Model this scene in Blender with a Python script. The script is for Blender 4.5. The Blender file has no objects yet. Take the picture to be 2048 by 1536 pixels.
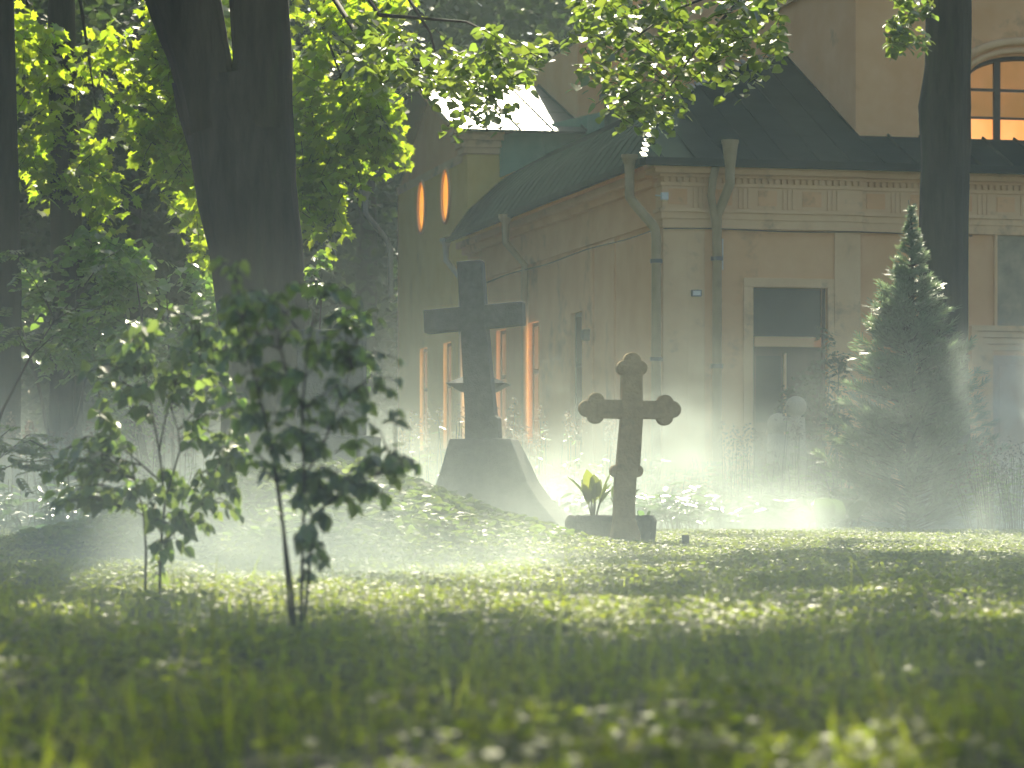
import bpy, math, random
import numpy as np
from mathutils import Vector, Matrix
R = math.radians
random.seed(11)
rng = np.random.default_rng(11)
scene = bpy.context.scene
C = scene.collection

# ------------------------------------------------------------------ camera
F, CX, HY, CZ = 6000.0, 1024.0, 980.0, 0.5      # focal length and horizon in photo pixels, eye height
cam_d = bpy.data.cameras.new('camera')
cam = bpy.data.objects.new('camera', cam_d); C.objects.link(cam)
cam.location = (0, 0, CZ); cam.rotation_euler = (R(90), 0, 0)
cam_d.sensor_width = 36; cam_d.lens = F / 2048 * 36
cam_d.shift_y = (HY - 768) / 2048
cam_d.clip_end = 2000
cam_d.dof.use_dof = True; cam_d.dof.focus_distance = 28.0; cam_d.dof.aperture_fstop = 4.0
scene.camera = cam

# ------------------------------------------------------------------ light
SUN_EL, SUN_AZ = R(40), R(2.5)
sunv = Vector((math.sin(SUN_AZ) * math.cos(SUN_EL), math.cos(SUN_AZ) * math.cos(SUN_EL), math.sin(SUN_EL)))
world = bpy.data.worlds.new('World'); scene.world = world; world.use_nodes = True
wn = world.node_tree; wn.nodes.clear()
sky = wn.nodes.new('ShaderNodeTexSky'); sky.sky_type = 'NISHITA'; sky.sun_disc = False
sky.sun_elevation = SUN_EL; sky.sun_rotation = SUN_AZ; sky.dust_density = 1.8
bg = wn.nodes.new('ShaderNodeBackground'); bg.inputs[1].default_value = 0.08
wo = wn.nodes.new('ShaderNodeOutputWorld')
wn.links.new(sky.outputs[0], bg.inputs[0]); wn.links.new(bg.outputs[0], wo.inputs[0])
sun_d = bpy.data.lights.new('sun', 'SUN'); sun_d.energy = 5.0; sun_d.angle = R(0.53); sun_d.color = (1.0, 0.92, 0.68)
sun = bpy.data.objects.new('sun', sun_d); C.objects.link(sun)
sun.rotation_euler = sunv.to_track_quat('Z', 'Y').to_euler()
scene.view_settings.view_transform = 'Standard'; scene.view_settings.look = 'None'
scene.view_settings.exposure = 1.15; scene.view_settings.gamma = 1
cy = scene.cycles
cy.max_bounces = 5; cy.diffuse_bounces = 3; cy.glossy_bounces = 2; cy.transmission_bounces = 3
cy.volume_bounces = 1; cy.transparent_max_bounces = 4
cy.use_denoising = True; cy.sample_clamp_indirect = 3.0; cy.sample_clamp_direct = 0
cy.volume_step_rate = 1.0; cy.volume_max_steps = 64
cy.use_adaptive_sampling = False

# ------------------------------------------------------------------ helpers
def P(px, py, D): return Vector(((px - CX) / F * D, D, CZ + (HY - py) / F * D))

def tag(o, label=None, cat=None, group=None, kind=None):
    if label: o['label'] = label
    if cat: o['category'] = cat
    if group: o['group'] = group
    if kind: o['kind'] = kind
    return o

def empty(name, loc=(0, 0, 0), rz=0, label=None, cat=None, group=None):
    o = bpy.data.objects.new(name, None); C.objects.link(o)
    o.location = loc; o.rotation_euler = (0, 0, rz); o.empty_display_size = 0.2
    return tag(o, label, cat, group)

def link_mesh(name, me, mat, parent=None, smooth=False):
    o = bpy.data.objects.new(name, me); C.objects.link(o)
    if mat: me.materials.append(mat)
    if parent: o.parent = parent
    if smooth: me.polygons.foreach_set('use_smooth', np.ones(len(me.polygons), dtype=bool))
    return o

def copy_tree(o, parent=None):
    c = o.copy(); C.objects.link(c); c.parent = parent
    for ch in list(o.children): copy_tree(ch, c)
    return c

class MB:
    def __init__(s): s.v = []; s.f = []
    def add(s, vs, fs):
        n = len(s.v); s.v += [tuple(v) for v in vs]; s.f += [tuple(i + n for i in f) for f in fs]; return s
    def box(s, x0, x1, y0, y1, z0, z1, M=None):
        vs = [Vector(p) for p in ((x0,y0,z0),(x1,y0,z0),(x1,y1,z0),(x0,y1,z0),(x0,y0,z1),(x1,y0,z1),(x1,y1,z1),(x0,y1,z1))]
        if M: vs = [M @ v for v in vs]
        return s.add(vs, [(0,3,2,1),(4,5,6,7),(0,1,5,4),(1,2,6,5),(2,3,7,6),(3,0,4,7)])
    def tube(s, pts, rad, seg=8, rough=0.0, cap=True, rfun=None):
        pts = [Vector(p) for p in pts]; n = len(pts); b = len(s.v)
        ref = Vector((0.31, 0.95, 0.05)).normalized()
        for i, p in enumerate(pts):
            t = (pts[min(i+1, n-1)] - pts[max(i-1, 0)]).normalized()
            a = t.cross(ref)
            if a.length < 1e-3: a = t.cross(Vector((1, 0, 0)))
            a.normalize(); c = t.cross(a)
            r = rad[i] if hasattr(rad, '__len__') else rad
            for k in range(seg):
                an = 2 * math.pi * k / seg
                rr = r * (1 + (random.uniform(-rough, rough) if rough else 0))
                if rfun: rr *= rfun(an, i / max(1, n-1))
                s.v.append(tuple(p + a * (rr * math.cos(an)) + c * (rr * math.sin(an))))
        for i in range(n-1):
            for k in range(seg):
                k2 = (k+1) % seg
                s.f.append((b+i*seg+k, b+i*seg+k2, b+(i+1)*seg+k2, b+(i+1)*seg+k))
        if cap:
            s.f.append(tuple(b+k for k in range(seg-1, -1, -1))); s.f.append(tuple(b+(n-1)*seg+k for k in range(seg)))
        return s
    def prism(s, outline, y0, y1, M=None):          # outline in x,z, counter-clockwise seen from -y
        n = len(outline)
        vs = [Vector((x, y0, z)) for x, z in outline] + [Vector((x, y1, z)) for x, z in outline]
        if M: vs = [M @ v for v in vs]
        fs = [tuple(range(n)), tuple(range(2*n-1, n-1, -1))] + [(i, n+i, n+(i+1) % n, (i+1) % n) for i in range(n)]
        return s.add(vs, fs)
    def build(s, name, mat, parent=None, smooth=False, bevel=0):
        me = bpy.data.meshes.new(name); me.from_pydata(s.v, [], s.f); me.update()
        o = link_mesh(name, me, mat, parent, smooth)
        if bevel:
            m = o.modifiers.new('bevel', 'BEVEL'); m.width = bevel; m.segments = 2; m.limit_method = 'ANGLE'; m.angle_limit = R(40)
        return o

def unit(a): return a / np.maximum(np.linalg.norm(a, axis=-1, keepdims=True), 1e-9)

def leaf_mesh(name, pos, U, N, S, tv, tf, mat, parent=None):
    """many copies of one small leaf outline, as one crown mesh"""
    pos = np.asarray(pos, float); U = unit(np.asarray(U, float)); N = np.asarray(N, float)
    W = unit(np.cross(U, N)); N = np.cross(W, U); S = np.asarray(S, float).reshape(-1, 1)
    tv = np.asarray(tv, float); n, k = len(pos), len(tv)
    V = np.empty((n, k, 3), dtype=np.float32)
    for j in range(k): V[:, j] = pos + S * (W * tv[j, 0] + U * tv[j, 1] + N * tv[j, 2])
    li = np.concatenate([np.array(f) for f in tf]); tot = np.array([len(f) for f in tf])
    L = (np.arange(n)[:, None] * k + li[None, :]).ravel().astype(np.int32)
    totals = np.tile(tot, n).astype(np.int32)
    starts = np.concatenate([[0], np.cumsum(totals)[:-1]]).astype(np.int32)
    me = bpy.data.meshes.new(name)
    me.vertices.add(n * k); me.vertices.foreach_set('co', V.ravel())
    me.loops.add(len(L)); me.loops.foreach_set('vertex_index', L)
    me.polygons.add(len(totals)); me.polygons.foreach_set('loop_start', starts); me.polygons.foreach_set('loop_total', totals)
    me.update(calc_edges=True); me.validate()
    return link_mesh(name, me, mat, parent)

def halves(right, fold=0.18):
    """leaf outline from its right half (x, y); two halves folded about the midrib"""
    n = len(right)
    tv = [(0, 0, 0)] + [(x, y, fold * x - 0.12 * y * y) for x, y in right] + [(0, 1, -0.14)] + [(-x, y, fold * x - 0.12 * y * y) for x, y in reversed(right)] + [(0, 0.45, -0.03)]
    m = len(tv) - 1
    f1 = [0] + list(range(1, n + 2)) + [m]
    f2 = [0, m] + list(range(n + 1, 2 * n + 2))
    return tv, [tuple(f1), tuple(f2)]

LIME = halves([(0.30, -0.03), (0.48, 0.22), (0.44, 0.5), (0.22, 0.8)])
LILAC = halves([(0.24, 0.0), (0.38, 0.2), (0.34, 0.48), (0.15, 0.8)], 0.3)
MAPLE = halves([(0.20, -0.06), (0.38, -0.10), (0.33, 0.10), (0.62, 0.22), (0.47, 0.34), (0.56, 0.62), (0.30, 0.52), (0.24, 0.72), (0.12, 0.70)], 0.10)
OVAL = halves([(0.18, 0.12), (0.26, 0.4), (0.18, 0.75)], 0.2)
NARROW = halves([(0.09, 0.15), (0.12, 0.45), (0.07, 0.8)], 0.25)
ROUND = ([(0, 0, 0), (0.4, 0.15, .05), (0.5, 0.5, .06), (0.32, 0.9, 0), (-0.32, 0.9, 0), (-0.5, 0.5, .06), (-0.4, 0.15, .05)], [(0, 1, 2, 3, 4, 5, 6)])
def blade_t(b, w=0.03):
    v = []; zs = (0, .4, .75)
    for t in zs: v += [(-w * (1 - t * .55), t * (1 - .25 * b * t), b * t * t), (w * (1 - t * .55), t * (1 - .25 * b * t), b * t * t)]
    v.append((0, 1 - .25 * b, b))
    return v, [(0, 1, 3, 2), (2, 3, 5, 4), (4, 5, 6)]
def spray_t():
    v = []; f = []
    for a, l, y0 in ((0, 1, 0), (.55, .6, .15), (-.55, .6, .2), (.5, .45, .45), (-.5, .45, .5)):
        s, c = math.sin(a), math.cos(a); n = len(v); w = .055
        v += [(-w*c, y0 + w*s, 0), (w*c, y0 - w*s, 0), (s*l + w*.4*c, y0 + c*l*(1 - .0) - .0, .12*l), (s*l - w*.4*c, y0 + c*l, .12*l)]
        f.append((n, n+1, n+2, n+3))
    return v, f
SPRAY = spray_t()

# ------------------------------------------------------------------ materials
def newmat(name):
    m = bpy.data.materials.new(name); m.use_nodes = True; m.node_tree.nodes.clear()
    return m, m.node_tree.nodes, m.node_tree.links

def surf_mat(name, c1, c2, scale=3.0, rough=0.8, bump=0.2, bscale=40.0, metallic=0.0, c3=None, stretch=(1, 1, 1), spec=0.3, stain=0.5):
    m, n, l = newmat(name)
    out = n.new('ShaderNodeOutputMaterial'); b = n.new('ShaderNodeBsdfPrincipled'); l.new(b.outputs[0], out.inputs[0])
    tc = n.new('ShaderNodeTexCoord'); mp = n.new('ShaderNodeMapping'); mp.inputs['Scale'].default_value = stretch
    l.new(tc.outputs['Object'], mp.inputs[0])
    no = n.new('ShaderNodeTexNoise'); no.inputs['Scale'].default_value = scale; no.inputs['Detail'].default_value = 8; no.inputs['Roughness'].default_value = .65
    l.new(mp.outputs[0], no.inputs['Vector'])
    cr = n.new('ShaderNodeValToRGB'); e = cr.color_ramp.elements
    e[0].position = .32; e[0].color = (*c1, 1); e[1].position = .68; e[1].color = (*c2, 1)
    l.new(no.outputs[0], cr.inputs[0]); col = cr.outputs[0]
    if c3:
        n2 = n.new('ShaderNodeTexNoise'); n2.inputs['Scale'].default_value = scale * .37; n2.inputs['Detail'].default_value = 10; n2.inputs['Roughness'].default_value = .75
        l.new(mp.outputs[0], n2.inputs['Vector'])
        mr = n.new('ShaderNodeMapRange'); mr.inputs[1].default_value = .55; mr.inputs[2].default_value = .68; mr.inputs[4].default_value = stain
        l.new(n2.outputs[0], mr.inputs[0])
        mx = n.new('ShaderNodeMixRGB'); l.new(mr.outputs[0], mx.inputs[0]); l.new(col, mx.inputs[1]); mx.inputs[2].default_value = (*c3, 1)
        col = mx.outputs[0]
    l.new(col, b.inputs['Base Color'])
    b.inputs['Roughness'].default_value = rough; b.inputs['Metallic'].default_value = metallic
    b.inputs['Specular IOR Level'].default_value = spec
    if bump:
        nb = n.new('ShaderNodeTexNoise'); nb.inputs['Scale'].default_value = bscale; nb.inputs['Detail'].default_value = 6
        l.new(mp.outputs[0], nb.inputs['Vector'])
        bp = n.new('ShaderNodeBump'); bp.inputs['Strength'].default_value = bump; bp.inputs['Distance'].default_value = .02
        l.new(nb.outputs[0], bp.inputs['Height']); l.new(bp.outputs[0], b.inputs['Normal'])
    return m

def leaf_mat(name, refl, trans, gloss=0.06, rough=0.35, var=0.35, tw=0.55):
    m, n, l = newmat(name)
    out = n.new('ShaderNodeOutputMaterial')
    ge = n.new('ShaderNodeNewGeometry')
    mr = n.new('ShaderNodeMapRange'); mr.inputs[3].default_value = 1 - var; mr.inputs[4].default_value = 1 + var
    l.new(ge.outputs['Random Per Island'], mr.inputs[0])
    hr = n.new('ShaderNodeMapRange'); hr.inputs[3].default_value = .485; hr.inputs[4].default_value = .515
    mu = n.new('ShaderNodeMath'); mu.operation = 'MULTIPLY'; mu.inputs[1].default_value = 7.13
    fr = n.new('ShaderNodeMath'); fr.operation = 'FRACT'
    l.new(ge.outputs['Random Per Island'], mu.inputs[0]); l.new(mu.outputs[0], fr.inputs[0]); l.new(fr.outputs[0], hr.inputs[0])
    def hv(c):
        h = n.new('ShaderNodeHueSaturation'); h.inputs['Color'].default_value = (*c, 1)
        l.new(mr.outputs[0], h.inputs['Value']); l.new(hr.outputs[0], h.inputs['Hue']); return h.outputs[0]
    d = n.new('ShaderNodeBsdfDiffuse'); l.new(hv(refl), d.inputs[0])
    t = n.new('ShaderNodeBsdfTranslucent'); l.new(hv(trans), t.inputs[0])
    mx = n.new('ShaderNodeMixShader'); mx.inputs[0].default_value = tw
    l.new(d.outputs[0], mx.inputs[1]); l.new(t.outputs[0], mx.inputs[2])
    g = n.new('ShaderNodeBsdfGlossy'); g.inputs['Roughness'].default_value = rough; g.inputs[0].default_value = (1, 1, 1, 1)
    lw = n.new('ShaderNodeLayerWeight'); lw.inputs[0].default_value = .35
    ma = n.new('ShaderNodeMath'); ma.operation = 'MULTIPLY_ADD'; ma.inputs[1].default_value = gloss * 2.5; ma.inputs[2].default_value = gloss * .4
    l.new(lw.outputs['Facing'], ma.inputs[0])
    m2 = n.new('ShaderNodeMixShader'); l.new(ma.outputs[0], m2.inputs[0]); l.new(mx.outputs[0], m2.inputs[1]); l.new(g.outputs[0], m2.inputs[2])
    l.new(m2.outputs[0], out.inputs[0])
    return m

def emit_mat(name, c, s, c2=None):
    m, n, l = newmat(name)
    out = n.new('ShaderNodeOutputMaterial'); e = n.new('ShaderNodeEmission'); e.inputs[0].default_value = (*c, 1); e.inputs[1].default_value = s
    if c2:
        tc = n.new('ShaderNodeTexCoord'); no = n.new('ShaderNodeTexNoise'); no.inputs['Scale'].default_value = 2.2
        l.new(tc.outputs['Object'], no.inputs['Vector'])
        cr = n.new('ShaderNodeValToRGB'); cr.color_ramp.elements[0].color = (*c, 1); cr.color_ramp.elements[1].color = (*c2, 1)
        cr.color_ramp.elements[0].position = .35; cr.color_ramp.elements[1].position = .65
        l.new(no.outputs[0], cr.inputs[0]); l.new(cr.outputs[0], e.inputs[0])
    l.new(e.outputs[0], out.inputs[0]); return m

M = {}
M['soil'] = surf_mat('soil', (.035, .038, .015), (.07, .075, .025), 2.0, .95, .6, 25)
M['bark'] = surf_mat('bark', (.010, .009, .007), (.045, .037, .028), 7, .92, 1.0, 16, stretch=(1, 1, .14), c3=(.03, .05, .015))
M['twig'] = surf_mat('twig_bark', (.04, .03, .02), (.08, .06, .045), 12, .8, .3, 60)
M['plaster'] = surf_mat('ochre_plaster', (.80, .43, .18), (.88, .53, .25), 1.3, .9, .2, 60, c3=(.34, .20, .10), stain=.85)
M['trim'] = surf_mat('cream_trim', (.80, .50, .24), (.86, .58, .30), 2.2, .85, .2, 60, c3=(.36, .23, .12), stain=.8)
M['yellow'] = surf_mat('warm_lit_plaster', (.84, .56, .13), (.90, .64, .18), 1.8, .9, .12, 60, c3=(.42, .27, .13), stain=.45)  # warm light on the wing painted in as a brighter yellow
M['roof'] = surf_mat('green_tin_roof', (.022, .055, .036), (.038, .085, .055), 1.6, .42, .12, 8, metallic=.0, c3=(.03, .04, .03), spec=.42)
M['shaded_roof'] = surf_mat('shade_darkened_roof', (.014, .026, .022), (.026, .042, .034), 1.8, 1.0, .15, 10, c3=(.03, .03, .025), spec=.0)  # shade on the annex roofs put into a darker, duller colour
M['lit_roof'] = surf_mat('lit_green_tin', (.16, .34, .21), (.24, .44, .28), 2, .6, .1, 10, c3=(.12, .2, .13), spec=.2)  # lighter copy of the green tin, light painted into its colour
M['flashing'] = surf_mat('bare_tin_flashing', (.30, .31, .28), (.42, .42, .38), 5, .36, .05, 20, metallic=.5, spec=.5)
M['pipe'] = surf_mat('painted_pipe', (.36, .27, .14), (.46, .35, .19), 4, .55, .05, 30, c3=(.22, .14, .08))
M['pipe_white'] = surf_mat('white_pipe', (.5, .48, .42), (.6, .58, .5), 4, .5, .05, 30)
M['granite'] = surf_mat('grey_stone', (.06, .065, .062), (.12, .125, .118), 12, .85, .5, 55, c3=(.08, .10, .06), stain=.7)
M['rust_stone'] = surf_mat('brown_stone', (.42, .27, .13), (.60, .42, .21), 9, .9, .9, 45, c3=(.17, .14, .08), stain=.8)
M['pale_stone'] = surf_mat('pale_stone', (.38, .33, .25), (.48, .43, .33), 6, .9, .4, 50, c3=(.2, .2, .14))
M['door'] = surf_mat('brown_door', (.07, .045, .03), (.11, .07, .045), 5, .6, .15, 30, stretch=(1, 1, .2))
M['dark_glass'] = surf_mat('dark_glass', (.02, .03, .03), (.035, .045, .045), 2, .15, 0, 1, spec=.2)
M['frame'] = surf_mat('dark_frame', (.06, .045, .03), (.09, .07, .05), 6, .6, .1, 40)
M['white'] = surf_mat('white_plastic', (.7, .7, .66), (.78, .78, .74), 3, .5, 0)
M['metal'] = surf_mat('grey_metal', (.12, .12, .12), (.18, .18, .18), 5, .45, .05, metallic=.6)
M['icon'] = surf_mat('faded_mural', (.26, .22, .14), (.50, .42, .26), 3.2, .8, .1, 30, c3=(.30, .27, .22), stain=.8)
M['portal_panel'] = surf_mat('portal_panel', (.52, .36, .26), (.62, .45, .33), 3, .8, .1, 30)
M['glow'] = emit_mat('lit_pane', (1.0, .52, .20), 2.2)
M['glow_low'] = emit_mat('lit_lower_pane', (1.0, .36, .09), .62, (1.0, .46, .14))
M['glow_dim'] = emit_mat('lit_blind', (.60, .30, .08), .22, (.75, .36, .12))
M['maple'] = leaf_mat('maple_leaf', (.06, .10, .02), (.50, .68, .03), .05, .4, tw=.65)
M['lime'] = leaf_mat('lime_leaf', (.055, .09, .022), (.30, .42, .05), .08, .4)
M['lilac'] = leaf_mat('lilac_leaf', (.09, .125, .06), (.30, .44, .08), .07, .4, tw=.5)
M['bush'] = leaf_mat('bush_leaf', (.06, .12, .035), (.34, .56, .07), .09, .35)
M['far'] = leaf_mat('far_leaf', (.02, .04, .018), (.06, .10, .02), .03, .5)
M['unseen_canopy'] = leaf_mat('canopy_leaf', (.04, .07, .02), (.06, .10, .02), .03, .5)
M['thuja'] = leaf_mat('thuja_spray', (.12, .18, .12), (.26, .36, .18), .08, .42)
M['grass'] = leaf_mat('grass_blade', (.11, .138, .02), (.46, .55, .03), .04, .4)
M['cover'] = leaf_mat('ground_cover_leaf', (.095, .125, .022), (.35, .43, .03), .024, .45)
M['ivy'] = leaf_mat('ivy_leaf', (.04, .07, .02), (.24, .34, .04), .022, .42)
M['hosta'] = leaf_mat('broad_leaf', (.06, .11, .05), (.20, .34, .10), .14, .25)
M['canna'] = leaf_mat('canna_leaf', (.04, .08, .03), (.34, .42, .04), .06, .35, var=.5)
M['plume'] = leaf_mat('flower_plume', (.22, .17, .14), (.30, .23, .19), .04, .4)

# ------------------------------------------------------------------ ground
def gz(x, y):
    x = np.asarray(x, float); y = np.asarray(y, float)
    sx = np.where(x < -1.4, 1.75, 1.35); sy = np.where(y < 23.5, 2.0, 4.0)
    z = .66 * np.exp(-((x + 1.4) / sx) ** 2 - ((y - 23.5) / sy) ** 2)
    z = z + .22 * np.exp(-((x + 2.6) / 1.0) ** 2 - ((y - 31) / 1.2) ** 2)
    z = z + .45 / (1 + np.exp(-(y - 38) / 2.5)) * 1 / (1 + np.exp((x + 4.2) / .7))
    z = z + .015 * np.sin(x * 1.9 + .4) * np.cos(y * 1.1) + .01 * np.sin(x * 4.3 + y * 2.7)
    return z
def g1(x, y): return float(gz(x, y))
xs = np.unique(np.concatenate([np.linspace(-15, 15, 151), [-600, -300, -150, -80, -45, -25, 25, 45, 80, 150, 300, 600]]))
ys = np.unique(np.concatenate([np.linspace(0, 60, 241), [-300, -100, -40, -15, -5, 70, 85, 110, 160, 300, 600, 1200]]))
GX, GY = np.meshgrid(xs, ys); GZ = gz(GX, GY)
nx, ny = len(xs), len(ys)
gm = MB(); gm.v = list(zip(GX.ravel().tolist(), GY.ravel().tolist(), GZ.ravel().tolist()))
gm.f = [(j*nx+i, j*nx+i+1, (j+1)*nx+i+1, (j+1)*nx+i) for j in range(ny-1) for i in range(nx-1)]
tag(gm.build('ground', M['soil'], None, True), kind='structure')

# ------------------------------------------------------------------ building
CO = Vector((2.35, 46.0, 0)); TH = math.atan2(.2236, .9747)
ch = empty('chapel_building', CO, TH, 'ochre single storey chapel with green tin roofs and lit side windows behind the crosses', 'building')

def wall(name, mat, x0, x1, z0, z1, axis, base, openings, depth, parent, seg=28):
    """wall in a local plane; axis 'x': runs along x at y=base facing -y; axis 'y': runs along y at x=base facing -x.
    openings: (a0,a1,z0,z1) rectangles or (ca,cz,ra,rz,'o') ovals, each with a reveal of the given depth"""
    m = MB()
    def pt(a, z, d=0): return (a, base + d, z) if axis == 'x' else (base + d, a, z)
    rects = [o if len(o) == 4 else (o[0]-o[2]-.1, o[0]+o[2]+.1, o[1]-o[3]-.1, o[1]+o[3]+.1) for o in openings]
    As = sorted(set([x0, x1] + [v for r in rects for v in r[:2]])); Zs = sorted(set([z0, z1] + [v for r in rects for v in r[2:]]))
    for i in range(len(As)-1):
        for j in range(len(Zs)-1):
            ca, cz = (As[i]+As[i+1])/2, (Zs[j]+Zs[j+1])/2
            if any(r[0] < ca < r[1] and r[2] < cz < r[3] for r in rects): continue
            m.add([pt(As[i], Zs[j]), pt(As[i+1], Zs[j]), pt(As[i+1], Zs[j+1]), pt(As[i], Zs[j+1])], [(0, 1, 2, 3)])
    for o, r in zip(openings, rects):
        if len(o) == 4:
            q = [(r[0], r[2]), (r[1], r[2]), (r[1], r[3]), (r[0], r[3])]
            for k in range(4):
                a, b = q[k], q[(k+1) % 4]
                m.add([pt(*a), pt(*b), pt(*b, depth), pt(*a, depth)], [(0, 1, 2, 3)])
        else:
            inn = []; out = []
            for k in range(seg):
                t = 2*math.pi*(k+.5)/seg; c, s = math.cos(t), math.sin(t)
                inn.append((o[0]+o[2]*c, o[1]+o[3]*s)); f = 1/max(abs(c), abs(s))
                out.append((o[0]+(o[2]+.1)*c*f, o[1]+(o[3]+.1)*s*f))
            for k in range(seg):
                k2 = (k+1) % seg
                m.add([pt(*inn[k]), pt(*out[k]), pt(*out[k2]), pt(*inn[k2])], [(0, 1, 2, 3)])
                m.add([pt(*inn[k]), pt(*inn[k2]), pt(*inn[k2], depth), pt(*inn[k], depth)], [(0, 1, 2, 3)])
    return m.build(name, mat, parent)

def s_at(px, v=0.0):      # distance along the side wall whose point shows at photo column px
    k = (px - CX) / F
    return (CO.x + .9747*v - k*(CO.y + .2236*v)) / (.2236 + .9747*k)
def v_at(px, s=0.0):
    k = (px - CX) / F
    return (k*(CO.y + .9747*s) - CO.x + .2236*s) / (.9747 - .2236*k)
def z_at(py, v, s):
    return CZ + (HY - py)/F*(CO.y + .2236*v + .9747*s)

WIN = [s_at(p) for p in (1141, 1057, 993, 937, 887, 840)]
ops = [(s-.80, s, 1.35, 3.55) for s in WIN]
S1, S2 = 14.5, 21.9
wall('side_wall', M['plaster'], 0, S1, 0, 5.45, 'y', 0, [o for o in ops if o[1] < S1], .17, ch)
ovals = [(s_at(893), 6.60, .36, .50, 'o'), (s_at(845), 6.60, .36, .50, 'o')]
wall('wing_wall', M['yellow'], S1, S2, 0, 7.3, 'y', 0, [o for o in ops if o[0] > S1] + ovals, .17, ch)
for i, o in enumerate(ops):
    lit = i > 0
    fr = MB()
    for a0, a1, z0, z1 in ((o[0], o[0]+.07, o[2], o[3]), (o[1]-.09, o[1], o[2], o[3]), (o[0]+.07, o[1]-.09, o[3]-.07, o[3]), (o[0]+.07, o[1]-.09, o[2], o[2]+.07), (o[0]+.07, o[1]-.09, 2.62, 2.70)):
        fr.box(.085, .20, a0, a1, z0, z1)
    f = fr.build('window', M['frame'], ch)
    pn = MB().box(.185, .19, o[0]+.06, o[1]-.08, o[2]+.06, o[3]-.06).build('pane', M['glow'] if lit else M['dark_glass'], f)
    si = MB().box(-.10, .13, o[0]-.08, o[1]+.08, o[2]-.09, o[2]-.004).build('sill', M['trim'], f)
for o in ovals:
    fr = MB(); ringv = []
    f = MB().box(.15, .19, o[0]-.03, o[0]+.03, o[1]-o[3], o[1]+o[3]).box(.152, .188, o[0]-o[2], o[0]+o[2], o[1]-.03, o[1]+.03).build('round_window', M['frame'], ch)
    m = MB(); n = 28
    pts = [(.195, o[0]+(o[2]+.05)*math.cos(2*math.pi*k/n), o[1]+(o[3]+.05)*math.sin(2*math.pi*k/n)) for k in range(n)]
    m.add(pts, [tuple(range(n))]); m.build('pane', M['glow'], f)
    # moulded surround
    m = MB(); pts = [(-.02, o[0]+(o[2]+.06)*math.cos(2*math.pi*k/32), o[1]+(o[3]+.06)*math.sin(2*math.pi*k/32)) for k in range(33)]
    m.tube(pts, .035, 6, cap=False); m.build('surround', M['trim'], f, True)

# wing: front face above the annex roof, gable, cornice, roof
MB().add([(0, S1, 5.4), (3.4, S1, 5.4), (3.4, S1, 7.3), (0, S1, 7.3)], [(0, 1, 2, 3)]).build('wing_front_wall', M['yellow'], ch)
apex_s, apex_z = (S1+S2)/2, 9.15
MB().add([(.02, S1, 7.28), (.02, S2, 7.28), (.02, apex_s, apex_z-.12)], [(0, 2, 1)]).build('gable', M['plaster'], ch)
MB().box(.0, 3.4, S2, S2+.1, 0, 7.3).build('wing_rear_wall', M['plaster'], ch)
cor = MB()
for d, za, zb in ((.10, 7.24, 7.36), (.16, 7.36, 7.50), (.24, 7.50, 7.62), (.28, 7.62, 7.70)):
    cor.box(-d, .62+d*.3, S1-d, S1+.5, za, zb)
cor.build('pier_cap', M['trim'], ch, bevel=.012)
MB().box(-.02, .05, S1+.5, S2+.1, 7.12, 7.30).build('wing_cornice', M['trim'], ch)

def roof_slab(name, quad, seam_n, mat=M['roof'], thick=.05, parent=ch, seam_h=.045, cross=0):
    """quad: lower-left, lower-right, upper-right, upper-left; standing seams run from the lower to the upper edge"""
    a, b, c, d = [Vector(q) for q in quad]
    n = (b-a).cross(d-a).normalized()
    if n.z < 0: n = -n
    m = MB()
    v = [a, b, c, d]; m.add([p + n*.0 for p in v] + [p - n*thick for p in v], [(0, 1, 2, 3), (7, 6, 5, 4), (0, 4, 5, 1), (1, 5, 6, 2), (2, 6, 7, 3), (3, 7, 4, 0)])
    for k in range(seam_n+1):
        t = k/seam_n; p, q = a.lerp(b, t), d.lerp(c, t)
        w = (b-a).normalized()*.014
        m.add([p-w+n*.002, p+w+n*.002, q+w+n*.002, q-w+n*.002, p-w+n*seam_h, p+w+n*seam_h, q+w+n*seam_h, q-w+n*seam_h],
              [(4, 5, 6, 7), (0, 1, 5, 4), (1, 2, 6, 5), (2, 3, 7, 6), (3, 0, 4, 7)])
    for k in range(cross):
        t = (k+1)/(cross+1)
        for j in range(seam_n):
            t0, t1 = j/seam_n, (j+1)/seam_n; tt = t + (.06 if j % 2 else -.05)
            p, q = a.lerp(d, tt).lerp(b.lerp(c, tt), t0), a.lerp(d, tt).lerp(b.lerp(c, tt), t1)
            u = (d-a).normalized()*.012
            m.add([p-u+n*.003, q-u+n*.003, q+u+n*.010, p+u+n*.010], [(0, 1, 2, 3)])
    return m.build(name, mat, parent)
RW = 4.0
roof_slab('wing_roof', [(-.36, S1-.42, 7.70), (2.35, S1-.42, 7.70), (2.35, apex_s, apex_z), (-.36, apex_s, apex_z)], 4, cross=2)
roof_slab('wing_roof', [(-.36, S2+.42, 7.70), (2.35, S2+.42, 7.70), (2.35, apex_s, apex_z), (-.36, apex_s, apex_z)], 4)
# verge board of the gable
MB().add([(-.37, S1-.42, 7.60), (-.33, S1-.42, 7.60), (-.33, apex_s, apex_z-.1), (-.37, apex_s, apex_z-.1), (-.37, S1-.42, 7.72), (-.33, S1-.42, 7.72), (-.33, apex_s, apex_z+.02), (-.37, apex_s, apex_z+.02)],
        [(0,3,2,1),(4,5,6,7),(0,1,5,4),(1,2,6,5),(2,3,7,6),(3,0,4,7)]).build('verge_board', M['trim'], ch)
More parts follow.
